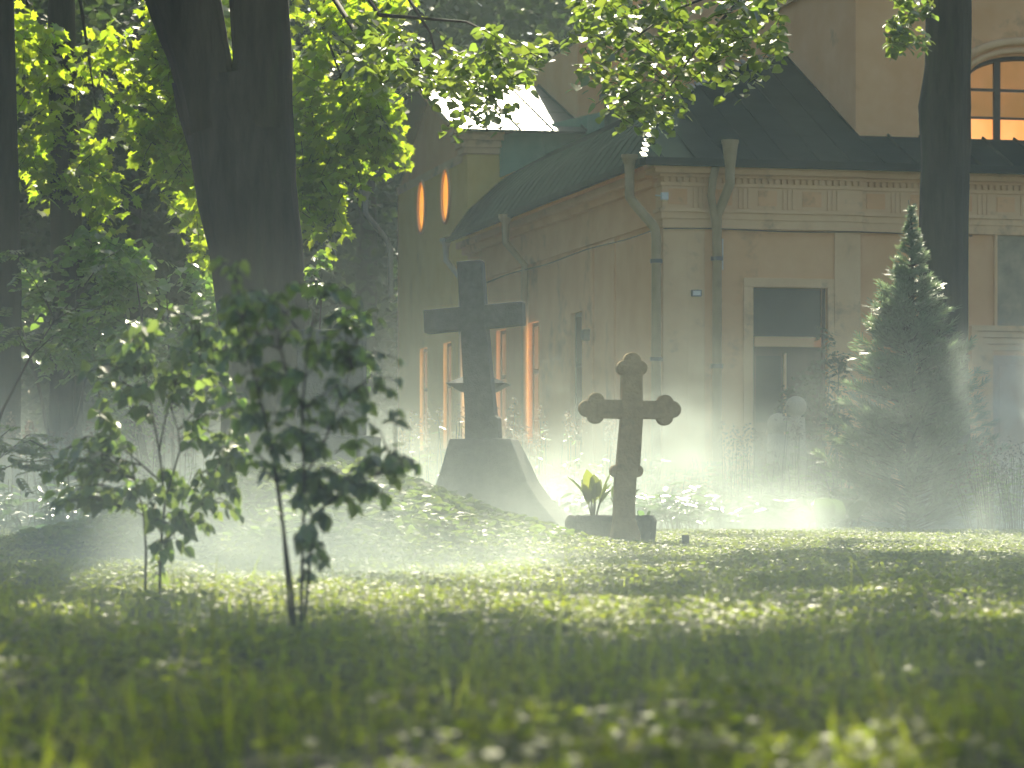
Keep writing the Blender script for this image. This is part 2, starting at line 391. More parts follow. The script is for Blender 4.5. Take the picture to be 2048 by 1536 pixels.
# saddle roof between the annex roof and the wing
roof_slab('saddle_roof', [(.66, S1-.08, 6.78), (3.4, S1-.08, 7.95), (3.4, S1+.0, 8.32), (.66, S1+.0, 7.62)], 3, M['lit_roof'])
MB().box(2.36, 3.42, S1+.35, S2, 5.4, 9.6).build('stair_wall', M['plaster'], ch)
ve = MB().box(2.78, 3.02, S1-.5, S1-.2, 7.4, 8.42); ve.box(2.70, 3.10, S1-.58, S1-.12, 8.42, 8.50)
ve.build('roof_vent', M['roof'], ch, bevel=.01)

# annex roof: side slope with a kinked profile, hipped into the front slope
PROF = [(-.42, 5.52), (0.02, 6.12), (.7, 6.74), (1.6, 7.25), (2.6, 7.72), (3.43, 7.95)]
KF, EF, ZF = .49, -.34, 5.54
VT = 3.43
def s_hip(z): return EF + max(0, (z - ZF))/KF
side = MB(); seamsv = MB()
for (v0, z0), (v1, z1) in zip(PROF[:-1], PROF[1:]):
    a = (v0, s_hip(z0), z0); b = (v1, s_hip(z1), z1); c = (v1, S1, z1); d = (v0, S1, z0)
    side.add([a, b, c, d], [(0, 1, 2, 3)])
for k in range(26):
    s = .6 + k*.54
    for (v0, z0), (v1, z1) in zip(PROF[:-1], PROF[1:]):
        if s < s_hip(z1) + .05: break
        nz = Vector((-(z1-z0), 0, v1-v0)).normalized()
        q = [Vector((v0, s-.014, z0)), Vector((v0, s+.014, z0)), Vector((v1, s+.014, z1)), Vector((v1, s-.014, z1))]
        side.add([p+nz*.003 for p in q] + [p+nz*.016 for p in q], [(4, 5, 6, 7), (0, 1, 5, 4), (1, 2, 6, 5), (2, 3, 7, 6), (3, 0, 4, 7)])
side.build('side_roof', M['shaded_roof'], ch)
fro = MB()
fl = [(v, s_hip(z), z) for v, z in PROF]
top = [(VT, s_hip(7.95), 7.95)]
fr_pts = fl + [(VT, EF, ZF)]
fro.add(fr_pts, [tuple(range(len(fr_pts)))])
for k in range(8):
    v = -.1 + k*.5
    # upper end on the hip
    for (v0, z0), (v1, z1) in zip(PROF[:-1], PROF[1:]):
        if v0 <= v <= v1: zt = z0 + (z1-z0)*(v-v0)/(v1-v0)
    n = Vector((0, -KF, 1)).normalized(); st = s_hip(zt)
    q = [Vector((v-.014, EF, ZF)), Vector((v+.014, EF, ZF)), Vector((v+.014, st, zt)), Vector((v-.014, st, zt))]
    fro.add([p+n*.003 for p in q] + [p+n*.02 for p in q], [(4, 5, 6, 7), (0, 1, 5, 4), (1, 2, 6, 5), (2, 3, 7, 6), (3, 0, 4, 7)])
fro.build('front_roof', M['shaded_roof'], ch)
# hip capping: stepped tin pieces
hp = MB()
def step_plate(m, v, s, z, dv, ds, tilt=.44):
    m.add([(v, s, z), (v+dv, s, z), (v+dv, s+ds, z+ds*tilt), (v, s+ds, z+ds*tilt), (v, s, z-.03), (v+dv, s, z-.03), (v+dv, s+ds, z+ds*tilt-.03), (v, s+ds, z+ds*tilt-.03)],
          [(0, 1, 2, 3), (7, 6, 5, 4), (0, 4, 5, 1), (1, 5, 6, 2), (2, 6, 7, 3), (3, 7, 4, 0)])
for i in range(len(fl)-1):
    a, b = Vector(fl[i]), Vector(fl[i+1]); L = (b-a).length; n = max(1, int(L/.20))
    for k in range(n):
        p = a.lerp(b, (k+.5)/n); step_plate(hp, p.x-.07, p.y-.07, p.z+.012, .085+random.uniform(-.02, .02), .13+random.uniform(-.03, .03), .44+random.uniform(-.08, .08))
hp.build('hip_capping', M['flashing'], ch)
# low skirt roof in front of the tall block
roof_slab('skirt_roof', [(VT, EF, ZF), (12, EF, ZF), (12, 1.0, ZF+.60), (VT, 1.0, ZF+.60)], 16, M['shaded_roof'])
MB().box(-.42, 12, EF-.06, EF+.02, ZF-.10, ZF+.02).build('gutter', M['shaded_roof'], ch)
MB().box(-.50, -.40, EF, S1, 5.44, 5.54).build('gutter', M['shaded_roof'], ch)

# front wall, step at v=3.15
VS = 3.15
dv0, dv1 = v_at(1506), v_at(1655)
DZ1 = z_at(575, 2, 0)
wall('front_wall', M['plaster'], 0, VS, 0, 4.6, 'x', 0, [(dv0, dv1, 0, DZ1)], .22, ch)
wall('front_wall', M['plaster'], VS, 12, 0, 4.6, 'x', .10, [], .2, ch)
# pilaster strips, architrave, frieze, cornice
MB().box(-.05, .34, -.05, .30, 0, 4.52).build('pilaster', M['trim'], ch, bevel=.008)
MB().box(.34, .62, -.04, .0, 0, 4.52).build('pilaster', M['trim'], ch, bevel=.008)
MB().box(2.72, VS, -.03, .0, 0, 4.52).build('pilaster', M['trim'], ch, bevel=.008)
for nm, x0, x1, off in (('entablature', -.07, VS+.02, 0), ('entablature', VS+.02, 12, .10)):
    m = MB()
    m.box(x0, x1, off-.075, off+.3, 4.52, 4.66); m.box(x0-.02, x1, off-.095, off+.3, 4.66, 4.76); m.box(x0-.05, x1, off-.13, off+.3, 4.76, 4.82)
    m.box(x0, x1, off-.06, off+.3, 4.82, 5.16)
    m.box(x0-.03, x1, off-.09, off+.3, 5.16, 5.22)
    m.box(x0-.05, x1, off-.11, off+.3, 5.30, 5.345)
    m.box(x0-.16, x1, off-.24, off+.3, 5.345, 5.42); m.box(x0-.19, x1, off-.27, off+.3, 5.42, 5.48); m.box(x0-.21, x1, off-.29, off+.3, 5.48, 5.53)
    e = m.build(nm, M['trim'], ch, bevel=.008)
    d = MB(); x = x0 + .02
    while x < x1 - .05: d.box(x, x+.055, off-.10, off-.02, 5.222, 5.298); x += .105
    d.box(x0, x1, off-.04, off+.2, 5.221, 5.299); d.build('dentils', M['trim'], e)
    t = MB(); x = x0 + .10; k = 0; pn = MB()
    while x < min(x1, 9) - .3:
        pn.box(x, x+.30, off-.075, off-.062, 4.88, 5.12)
        for j in range(3): t.box(x+.40+j*.075, x+.45+j*.075, off-.085, off-.062, 4.83, 5.14)
        x += .72
    pn.build('frieze_panels', M['plaster'], e); t.build('triglyphs', M['trim'], e)
# side cornice
m = MB(); m.box(-.05, .0, .3, S1, 4.62, 4.80); m.box(-.12, .0, .3, S1, 5.20, 5.32); m.box(-.24, .0, .3, S1, 5.32, 5.44); m.build('side_cornice', M['plaster'], ch)
m = MB()
for s in (3.2, 4.6): m.box(-.03, .0, s-.25, s+.25, 0, 4.6)
m.build('side_pilasters', M['plaster'], ch)
# thin cable along the facades
m = MB(); m.tube([(x, -.11 + (0 if x < VS else .10) , 4.50+.012*math.sin(x*2.3)) for x in np.linspace(-.06, 5, 14)], .010, 5)
m.tube([(-.15, s, 4.50 - .02*math.sin(s*1.1)) for s in np.linspace(-.1, 12, 20)], .010, 5); m.build('cable', M['frame'], ch)

# door with transom
MB().box(dv0-.16, dv0, -.028, .0, 0, DZ1).box(dv1, dv1+.10, -.028, .0, 0, DZ1).box(dv0-.16, dv1+.10, -.034, .0, DZ1, DZ1+.14).build('door_surround', M['trim'], ch, bevel=.006)
tz0, tz1 = z_at(693, 2, 0), z_at(677, 2, 0)
dr = MB().box(dv0, dv1, .16, .20, 0, tz0).box(dv0, dv0+.05, .10, .16, 0, DZ1).box(dv1-.05, dv1, .10, .16, 0, DZ1)
for k in range(2):
    x0 = dv0+.07+k*(dv1-dv0)/2; x1 = x0+(dv1-dv0)/2-.12
    dr.box(x0, x1, .13, .16, .2, .95); dr.box(x0, x1, .13, .16, 1.05, 1.45)
d = dr.build('door', M['door'], ch, bevel=.006)
MB().box(dv0+.05, dv1-.20, .06, .15, tz0, tz1+.03).build('transom_bar', M['trim'], d)
MB().box(dv0+.05, dv1-.05, .165, .175, tz1+.03, DZ1).build('transom_pane', M['dark_glass'], d)
MB().box(dv0+.10, dv0+.50, .145, .155, 1.55, tz0-.14).build('door_pane', M['dark_glass'], d)
MB().box(dv0+.54, dv0+.575, .10, .158, .1, tz0-.1).build('door_stile', M['trim'], d)
MB().tube([(dv0+.50, .12, 1.25), (dv0+.50, .07, 1.25), (dv0+.42, .07, 1.25)], .012, 6).build('door_handle', M['metal'], d)

# downpipes
def pipe(pts, r, funnel=None, mat=M['pipe'], brackets=()):
    m = MB(); m.tube(pts, r, 12); o = m.build('downpipe', mat, ch, True)
    if funnel:
        x, y, z0, z1, r0, r1 = funnel
        MB().tube([(x, y, z0-.08), (x, y, z0), (x, y, z0+(z1-z0)*.5), (x, y, z1-.05), (x, y, z1-.05), (x, y, z1)], [r, r, r0, r1*.92, r1, r1], 14).build('hopper', mat, o, False)
    for z in brackets:
        p = Vector(pts[-1]); MB().tube([(p.x, p.y, z-.03), (p.x, p.y, z+.03)], r+.02, 12).build('bracket', M['metal'], o)
    return o
vp2 = v_at(1434, -.16)
pipe([(vp2+.13, -.42, 5.40), (vp2+.13, -.42, 5.18), (vp2+.07, -.30, 4.95), (vp2, -.16, 4.70), (vp2, -.16, 0)], .072, (vp2+.13, -.42, 5.38, 5.84, .10, .135), brackets=(4.05, 2.4, .9))
pipe([(vp2-.04, -.26, 5.50), (vp2-.11, -.31, 5.25), (vp2-.13, -.27, 5.0), (vp2-.03, -.17, 4.62), (vp2-.02, -.14, 4.5)], .06)
pipe([(-.58, -.05, 5.35), (-.58, -.05, 4.98), (-.50, -.08, 4.86), (-.20, -.1, 4.52), (-.17, -.1, 4.36), (-.17, -.1, 0)], .072, (-.58, -.05, 5.3, 5.62, .08, .125), brackets=(4.0, 2.5, .9))
sp = s_at(1022, -.4)
pipe([(-.5, sp, 5.2), (-.5, sp, 5.0), (-.14, sp, 4.6), (-.14, sp, 0)], .06, (-.5, sp, 5.15, 5.5, .07, .13))
pipe([(-.46, S1-.1, 5.3), (-.46, S1-.1, 5.1), (-.14, S1-.1, 4.7), (-.14, S1-.1, 0)], .055, (-.46, S1-.1, 5.25, 5.52, .07, .12), M['pipe_white'])
pipe([(-.75, S2, 7.05), (-.75, S2, 6.7), (-.30, S2, 6.15), (-.18, S2, 5.9), (-.18, S2, 4.9), (-.08, S2, 4.75)], .06, (-.75, S2, 7.0, 7.2, .08, .12), M['pipe_white'])
# white rod drawn as a highlight beside the front downpipe, wall lamp, sensor box, small side lamp
MB().tube([(vp2+.12, -.06, z_at(540, .8, 0)), (vp2+.12, -.06, z_at(478, .8, 0))], .011, 6).build('highlight_rod', M['white'], ch)
vl = v_at(1390, 0)
lm = MB().box(vl-.08, vl+.08, -.10, -.05, 3.47, 3.57).build('wall_lamp', M['metal'], ch, bevel=.008)
MB().box(vl-.06, vl+.06, -.106, -.102, 3.485, 3.555).build('lamp_glass', M['white'], lm)
vb = v_at(1327, -.1)
bx = MB().box(vb-.055, vb+.055, -.20, -.12, z_at(402, 0, 0), z_at(387, 0, 0)).build('sensor_box', M['white'], ch, bevel=.01)
MB().tube([(vb-.05, -.15, z_at(394, 0, 0)), (vb-.14, -.15, z_at(393, 0, 0))], .012, 6).build('sensor_arm', M['white'], bx)
ss = s_at(1180); MB().box(-.13, -.0, ss-.12, ss+.12, 3.02, 3.2).build('side_lamp', M['metal'], ch, bevel=.01)

# tall block to the right
TZ = 12.0
aw0, aw1 = v_at(1937, 1.0), v_at(1937, 1.0)+1.96
awc = (aw0+aw1)/2; awz0, sprz = z_at(291, awc, 1), z_at(158, awc, 1)
tm = wall('tall_front_wall', M['plaster'], VT, 12, 5.6, TZ, 'x', 1.0, [(aw0, aw1, awz0, sprz+.40)], .22, ch)
# arched head filling the corners of the rectangular opening
m = MB(); n = 20; arc = [(awc + (aw1-aw0)/2*math.cos(math.pi*k/n), sprz + .38*math.sin(math.pi*k/n)) for k in range(n+1)]
for k in range(n):
    a, b = arc[k], arc[k+1]
    m.add([(a[0], .998, a[1]), (b[0], .998, b[1]), (b[0], .998, sprz+.402), (a[0], .998, sprz+.402), (a[0], 1.2, a[1]), (b[0], 1.2, b[1])], [(0, 1, 2, 3), (0, 4, 5, 1)])
m.build('window_arch', M['plaster'], ch)
for r, w, d in ((.07, .05, .05), (.22, .05, .07)):
    pts = [(awc + ((aw1-aw0)/2+r)*math.cos(math.pi*k/24), .98, sprz + (.38+r)*math.sin(math.pi*k/24)) for k in range(25)]
    pts = [(pts[0][0], .98, awz0+.15)] + pts + [(pts[-1][0], .98, awz0+.15)]
    MB().tube(pts, d, 6).build('archivolt', M['trim'], ch, True)
fr = MB()
bars = [(aw0, aw0+.06, awz0, sprz+.1), (v_at(1993, 1.15)-.055, v_at(1993, 1.15)+.055, awz0, sprz+.37), (aw1-.06, aw1, awz0, sprz+.1), (awc+.30, awc+.40, awz0, sprz+.37)]
for b in bars: fr.box(b[0], b[1], 1.12, 1.18, b[2], b[3])
zb1, zb2 = z_at(236, awc, 1), z_at(180, awc, 1)
for z, w in ((awz0+.03, .03), (zb1, .018), (zb2, .022)): fr.box(aw0+.06, aw1-.06, 1.125, 1.175, z-w, z+w)
pts = [(x, 1.15, z-.03) for x, z in arc]; fr.tube(pts, .045, 6)
aw = fr.build('arched_window', M['frame'], ch)
MB().box(aw0+.10, aw1, 1.19, 1.195, awz0, zb1).build('pane', M['glow_low'], aw)
MB().box(aw0, aw1, 1.186, 1.19, zb1+.002, sprz+.45).build('blind', M['glow_dim'], aw)
MB().add([(VT, 1.0, 5.6), (VT, S1, 5.6), (VT, S1, TZ), (VT, 1.0, TZ)], [(0, 1, 2, 3)]).build('tall_side_wall', M['plaster'], ch)
cz = MB()
for d, a, b in ((.08, 8.75, 8.9), (.16, 8.9, 9.0)): cz.box(VT-d, VT, 1.0, S1, a, b)
cz.build('tall_string_course', M['trim'], ch)
roof_slab('tall_roof', [(VT-.5, .5, TZ-.05), (12.5, .5, TZ-.05), (12.5, 8, TZ+2.2), (VT-.5, 8, TZ+2.2)], 16)
roof_slab('tall_roof', [(VT-.5, 15.5, TZ-.05), (12.5, 15.5, TZ-.05), (12.5, 8, TZ+2.2), (VT-.5, 8, TZ+2.2)], 16)
MB().add([(12, .1, 0), (12, S2, 0), (12, S2, TZ), (12, .1, TZ), (0, S2, 0), (0, S2, 5.4), (12, S2, 5.4)], [(0, 1, 2, 3), (4, 5, 6, 1)]).build('rear_wall', M['plaster'], ch)
# mural panel and stepped portal on the right
n0 = v_at(1992, .1); nz0, nz1 = z_at(660, 5.5, 0), z_at(470, 5.5, 0)
MB().box(n0-.05, n0, .03, .10, nz0, nz1).box(n0+1.5, n0+1.55, .03, .10, nz0, nz1).box(n0-.05, n0+1.55, .03, .10, nz1, nz1+.05).build('mural_frame', M['trim'], ch, bevel=.005)
MB().box(n0, n0+1.5, .082, .098, nz0, nz1).build('mural', M['icon'], ch)
p0 = v_at(1936, .1); pm = MB()
for k, (dx, y0) in enumerate(((0, -.06), (.10, -.03), (.20, .0), (.30, .04))):
    pm.box(p0+dx, p0+dx+.10, y0, .097, 0, nz0-.02-dx); pm.box(p0+2.4-dx-.10, p0+2.4-dx, y0, .097, 0, nz0-.02-dx); pm.box(p0+dx, p0+2.4-dx, y0+.002, .097, nz0-.02-dx-.0, nz0-.02-dx+.09)
pm.build('portal', M['trim'], ch, bevel=.006)
pd = MB().box(p0+.40, p0+2.0, .06, .095, 0, nz0-.40)
for k in range(2): pd.box(p0+.50+k*.78, p0+1.10+k*.78, .04, .06, .4, nz0-.55)
pd.build('portal_door', M['portal_panel'], ch, bevel=.008)

# ------------------------------------------------------------------ graves
def zsnap(x, y): return g1(x, y) - .04
random.seed(3)
# small cross
D = 24.6; pm_ = F/D
b = P(1252, 1090, D); bz = zsnap(b.x, b.y)
sc_ = empty('stone_cross', (b.x, b.y, bz), R(6), 'short brown stone cross with rounded trefoil ends standing in front of a flower trough', 'cross')
def q(px, py):      # px coordinates on the cross's own plane, metres from its foot
    return ((px - 1252)/pm_, (HY - py)/pm_ + CZ - bz)
def poly(pts): return [q(*p) for p in pts]
def lobe(m, px, py, r, y0, y1, n=22):
    x, z = q(px, py); r = r/pm_
    m.prism([(x + r*math.cos(2*math.pi*k/n), z + r*math.sin(2*math.pi*k/n)) for k in range(n)], y0, y1)
m = MB(); m.prism(poly([(1222, 1104), (1272, 1104), (1268, 1020), (1272, 945), (1279, 926), (1284, 840), (1283, 730), (1243, 730), (1241, 840), (1233, 926), (1230, 945), (1227, 1020)]), -.075, .075)
m.build('shaft', M['rust_stone'], sc_, bevel=.012)
m = MB(); m.prism(poly([(1190, 836), (1245, 838), (1282, 838), (1330, 838), (1330, 802), (1282, 801), (1245, 800), (1190, 799)]), -.068, .068)
m.build('crossbar', M['rust_stone'], sc_, bevel=.012)
m = MB()
for px, py, r, w in ((1263, 723, 18, .062), (1247, 736, 15, .059), (1279, 736, 15, .056)): lobe(m, px, py, r, -w, w)
m.build('trefoil', M['rust_stone'], sc_, bevel=.012)
m = MB()
for px, py, r, w in ((1190.5, 802, 16.5, .062), (1190, 831.5, 16.5, .059), (1173.5, 817, 17, .056)): lobe(m, px, py, r, -w, w)
m.build('trefoil', M['rust_stone'], sc_, bevel=.012)
m = MB()
for px, py, r, w in ((1330, 806, 16.5, .062), (1329.5, 834.5, 16.5, .059), (1345, 819, 17, .056)): lobe(m, px, py, r, -w, w)
m.build('trefoil', M['rust_stone'], sc_, bevel=.012)
m = MB()
for px, py, r, w in ((1231.5, 942, 12.5, .062), (1273, 942, 12.5, .059)): lobe(m, px, py, r, -w, w)
m.build('knob', M['rust_stone'], sc_, bevel=.01)
m = MB(); m.prism(poly([(1243, 830), (1288, 826), (1288, 814), (1243, 816)]), -.082, -.06); m.build('name_plate', M['rust_stone'], sc_, bevel=.006)
m = MB(); m.prism(poly([(1219, 1125), (1282, 1125), (1279, 1068), (1268, 1036), (1228, 1036), (1222, 1068)]), -.10, .10); m.build('foot', M['rust_stone'], sc_, bevel=.02)

# big cross
D = 34.0; pm_ = F/D; b = P(968, 1060, D); bz = zsnap(b.x, b.y)
bc = empty('granite_cross', (b.x, b.y, bz), R(-8), 'tall dark grey stone cross leaning left on a flared pedestal behind the ivy mound', 'cross')
def q(px, py): return ((px - 968)/pm_, (HY - py)/pm_ + CZ - bz)
m = MB(); m.prism(poly([(934, 900), (1003, 895), (999, 836), (993, 832), (983, 740), (972, 606), (966, 521), (916.5, 524), (922, 609), (928, 745), (934, 836), (933, 842)]), -.15, .15)
m.build('shaft', M['granite'], bc, bevel=.012)
m = MB(); m.prism(poly([(851, 667), (1050, 651), (1048, 604), (849, 620)]), -.142, .142); m.build('crossbar', M['granite'], bc, bevel=.012)
m = MB(); lv = [(885, 903, 1034), (895, 903, 1037), (925, 897, 1051), (965, 886, 1068), (1000, 874, 1092), (1025, 856, 1116), (1050, 830, 1142), (1075, 815, 1160)]
rings = []
for i, (py, xl, xr) in enumerate(lv):
    (a, z), (c, _) = q(xl, py), q(xr, py); h = (c-a)/2
    if i == 0: h *= .93; mid = (a+c)/2; a, c = mid-h, mid+h; z += .04
    rings.append([(a, -h, z), (c, -h, z), (c, h, z), (a, h, z)])
vs = [p for r in rings for p in r]; fs = [(0, 1, 2, 3)]
for i in range(len(rings)-1):
    for k in range(4): fs.append((i*4+k, (i+1)*4+k, (i+1)*4+(k+1) % 4, i*4+(k+1) % 4))
m.add(vs, fs); m.build('pedestal', M['granite'], bc, bevel=.02)
# capped grave pillar behind it
D = 36.2; b = P(957, 1062, D); bz = zsnap(b.x, b.y); pz = lambda py: CZ + (HY - py)/F*D - bz
gp = empty('grave_pillar', (b.x, b.y, bz), R(-6), 'small stone pillar with pointed square cap half hidden behind the tall leaning cross', 'grave marker')
m = MB().box(-.15, .15, -.15, .15, 0, pz(784)); m.box(-.2, .2, -.2, .2, 0, .3); m.build('post', M['granite'], gp, bevel=.01)
m = MB(); z0, z1, z2 = pz(784), pz(768), pz(742); h = .355
m.add([(-.2, -.2, z0), (.2, -.2, z0), (.2, .2, z0), (-.2, .2, z0), (-h, -h, z1), (h, -h, z1), (h, h, z1), (-h, h, z1), (0, 0, z2)],
      [(3, 2, 1, 0), (0, 1, 5, 4), (1, 2, 6, 5), (2, 3, 7, 6), (3, 0, 4, 7), (4, 5, 8), (5, 6, 8), (6, 7, 8), (7, 4, 8)]); m.build('cap', M['granite'], gp)
# dark stele right of the big trunk
D = 28.0; b = P(664, 1070, D); bz = zsnap(b.x, b.y); pz = lambda py: CZ + (HY - py)/F*D - bz
st = empty('dark_stele', (b.x, b.y, bz), R(-4), 'dark upright gravestone on a stepped plinth beside the big forked trunk', 'gravestone')
MB().box(-.31, .31, -.14, .14, pz(872), pz(660)).build('slab', M['granite'], st, bevel=.015)
m = MB().box(-.43, .43, -.26, .26, pz(925), pz(872)); m.box(-.56, .56, -.38, .38, 0, pz(926)); m.build('plinth', M['granite'], st, bevel=.015)
# flower trough
D = 25.6; b = P(1221, 1080, D); bz = zsnap(b.x, b.y)
ft = empty('flower_trough', (b.x, b.y, bz), R(3), 'low rough grey stone trough planted with broad leaves behind the brown cross', 'planter')
m = MB(); n = 40; ht = CZ + (HY-1031)/F*D - bz
def ring(sx, sy, z, j):
    out = []
    for k in range(n):
        t = 2*math.pi*k/n; c, s = math.cos(t), math.sin(t); e = .38
        x = sx*math.copysign(abs(c)**e, c); y = sy*math.copysign(abs(s)**e, s)
        out.append((x + random.uniform(-j, j), y + random.uniform(-j, j), z + random.uniform(-j, j)))
    return out
rs = [ring(.36, .24, 0, .005), ring(.375, .25, ht*.45, .008), ring(.385, .26, ht*.85, .008), ring(.365, .245, ht, .008), ring(.30, .19, ht-.005, .005), ring(.29, .18, ht-.10, .004)]
m.v = [p for r in rs for p in r]
m.f = [(i*n+k, i*n+(k+1) % n, (i+1)*n+(k+1) % n, (i+1)*n+k) for i in range(5) for k in range(n)]
m.build('trough', M['granite'], ft)
m = MB(); m.add(ring(.295, .185, ht-.03, .008), [tuple(range(n))]); m.build('soil', M['soil'], ft)
# broad-leaved plants in it (each thing of its own)
def potted(px, py0, D, hpx, nl, size, label, mat, spread=.25, name='broad_leaf_plant', tmpl=None, dirs=None):
    b = P(px, py0, D); root = empty(name, b, 0, label, 'plant')
    pos = []; U = []; N = []; S = []; stm = MB()
    for k in range(nl):
        a = 2*math.pi*k/nl + random.uniform(-.4, .4); h = hpx/F*D*random.uniform(.55, 1.0)
        d = Vector((math.cos(a), math.sin(a)*.6, 0))
        p0 = Vector((d.x*.02, d.y*.02, -.04)); p1 = p0 + d*(spread*h*.5) + Vector((0, 0, h*.45))
        stm.tube([p0, p0.lerp(p1, .5)+Vector((0, 0, .01)), p1], [.006, .005, .003], 5)
        u = (d*random.uniform(.2, .8) + Vector((0, 0, 1))).normalized(); nn = (-d + Vector((0, 0, .5)) + Vector((random.uniform(-.6, .6), random.uniform(-.6, .6), 0)))
        pos.append(p1); U.append(u); N.append(nn); S.append(h*size)
    stm.build('stems', M['twig'], root)
    t = tmpl or OVAL
    leaf_mesh('leaves', pos, U, N, S, t[0], t[1], mat, root)
    return root
potted(1188, 1026, 25.6, 92, 13, .66, 'clump of tall pointed yellow green leaves at the left end of the stone trough', M['canna'])
potted(1240, 1026, 25.75, 72, 6, .55, 'pointed dark leaves rising from the trough right behind the brown cross', M['canna'])
potted(1285, 1030, 25.6, 24, 3, .95, 'small round leaved seedling at the right end of the stone trough', M['hosta'], 1.0, 'seedling', ROUND)
# dark stake in the lawn
b = P(1371, 1092, 24.0); MB().box(-.03, .03, -.03, .03, 0, .16).build('stake', M['granite'], None, bevel=.006).location = (b.x, b.y, zsnap(b.x, b.y))
tag(bpy.data.objects['stake'], 'short dark square stake in the lawn right of the stone trough', 'stake')
# pale markers before the door
def marker(px, D, top, w, label, rz):
    b = P(px, 1040, D); z = zsnap(b.x, b.y); h = CZ + (HY - top)/F*D - z
    root = empty('grave_marker', (b.x, b.y, z), rz, label, 'grave marker', 'pale grave markers by the door')
    MB().tube([(0, 0, 0), (0, 0, h*.55), (0, 0, h-.30)], [w*.62, w*.5, w*.42], 12, rough=.03).build('post', M['pale_stone'], root, True)
    n = 8; r = w*.75
    MB().tube([(0, 0, h-.32)] + [(0, 0, h-.15-.15*math.cos(math.pi*k/n)) for k in range(1, n)] + [(0, 0, h)], [w*.4] + [.15*math.sin(math.pi*k/n)+.005 for k in range(1, n)] + [.01], 14).build('finial', M['pale_stone'], root, True)
marker(1592, 42.5, 792, .30, 'pale round headed grave post standing before the dark doorway', .1)
marker(1556, 42.0, 826, .34, 'lower pale round headed grave post left of the taller one by the door', .3)

# ------------------------------------------------------------------ trees and foliage
def twig_leaves(acc, p, d, L, nl, size, droop=.5, flat=.6):
    """one leafy twig: alternate leaves left and right of a drooping line"""
    p = Vector(p); d = Vector(d).normalized(); side = d.cross(Vector((0, 0, 1)))
    if side.length < .1: side = Vector((1, 0, 0))
    side.normalize(); pts = []
    for k in range(nl):
        t = (k + .5)/nl; c = p + d*(L*t) + Vector((0, 0, -droop*L*t*t)); pts.append(c)
        sgn = 1 if k % 2 else -1
        u = d*random.uniform(.2, .8) + side*sgn*random.uniform(.5, 1.1) + Vector((random.gauss(0, .25), random.gauss(0, .25), -droop*random.uniform(.2, 1.2)))
        n = Vector((random.gauss(0, .45), random.gauss(0, .45) - .15, flat + random.uniform(0, .6)))
        acc[0].append(tuple(c)); acc[1].append(tuple(u)); acc[2].append(tuple(n)); acc[3].append(size*random.uniform(.6, 1.15))
    return pts

def inpoly(x, y, poly):
    r = False; j = len(poly)-1
    for i in range(len(poly)):
        xi, yi = poly[i]; xj, yj = poly[j]
        if (yi > y) != (yj > y) and x < (xj-xi)*(y-yi)/(yj-yi)+xi: r = not r
        j = i
    return r

def foliage(acc, wood, polyg, D0, D1, n, nl, size, droop, clump=0, L=.5, twr=.004):
    x0, x1 = min(p[0] for p in polyg), max(p[0] for p in polyg); y0, y1 = min(p[1] for p in polyg), max(p[1] for p in polyg)
    cl = [(random.uniform(x0, x1), random.uniform(y0, y1)) for _ in range(clump)]; k = 0; tries = 0
    while k < n and tries < n*60:
        tries += 1
        if clump:
            c = random.choice(cl); x, y = random.gauss(c[0], 36), random.gauss(c[1], 30)
        else: x, y = random.uniform(x0, x1), random.uniform(y0, y1)
        if not inpoly(x, y, polyg): continue
        D = random.uniform(D0, D1); p = P(x, y, D)
        a = random.uniform(0, 2*math.pi); d = Vector((math.cos(a), math.sin(a), random.uniform(-.5, .3)))
        l = L*random.uniform(.6, 1.2)
        pts = twig_leaves(acc, p - d*(l*.5), d, l, nl, size, droop)
        if wood is not None and random.random() < .6: wood.tube([pts[0], pts[len(pts)//2], pts[-1]], [twr, twr*.8, twr*.4], 4, cap=False)
        k += 1

def acc(): return ([], [], [], [])
def crown(name, a, t, mat, parent): return leaf_mesh(name, a[0], a[1], a[2], a[3], t[0], t[1], mat, parent)

def bark_r(ph):
    return lambda an, t: 1 + .05*math.sin(5*an + ph) + .035*math.sin(11*an + 3*t + ph) + .02*math.sin(23*an + 40*t)

random.seed(12)
# ---- big lime with the forked trunk
LT = empty('lime_tree', (0, 0, 0), 0, 'huge dark forked lime trunk rising behind the leafy saplings at left', 'tree')
DL = 31.0
def tp(pairs):
    return [P((a+b)/2, y, DL) for a, b, y in pairs], [(b-a)/2/F*DL for a, b, y in pairs]
tr = MB()
pts, rad = tp([(400, 760, 1078), (415, 745, 1050), (436, 690, 1000), (440, 655, 940), (446, 636, 840), (446, 624, 700), (436, 616, 600), (424, 607, 500), (403, 597, 400), (385, 591, 300), (362, 585, 200), (350, 583, 150)])
pts[0].z = -.1
tr.tube(pts, rad, 44, 0.008, rfun=bark_r(0))
zt0, zt1 = P(0, 430, DL).z, P(0, 150, DL).z
tr.v = [(x, DL + (y-DL)*(1 - .55*min(1, max(0, (z-zt0)/(zt1-zt0)))), z) for x, y, z in tr.v]
p2, r2 = tp([(372, 500, 260), (358, 480, 190), (345, 466, 140), (338, 462, 115), (316, 452, 60), (297, 441, 0), (250, 405, -150), (180, 345, -400), (90, 265, -800)]); tr.tube(p2, r2, 32, 0.008, rfun=bark_r(1))
p3, r3 = tp([(450, 586, 260), (458, 584, 190), (462, 583, 140), (464, 583, 115), (461, 579, 60), (459, 575, 0), (462, 570, -150), (480, 575, -400), (520, 600, -800)]); tr.tube(p3, r3, 32, 0.008, rfun=bark_r(2))
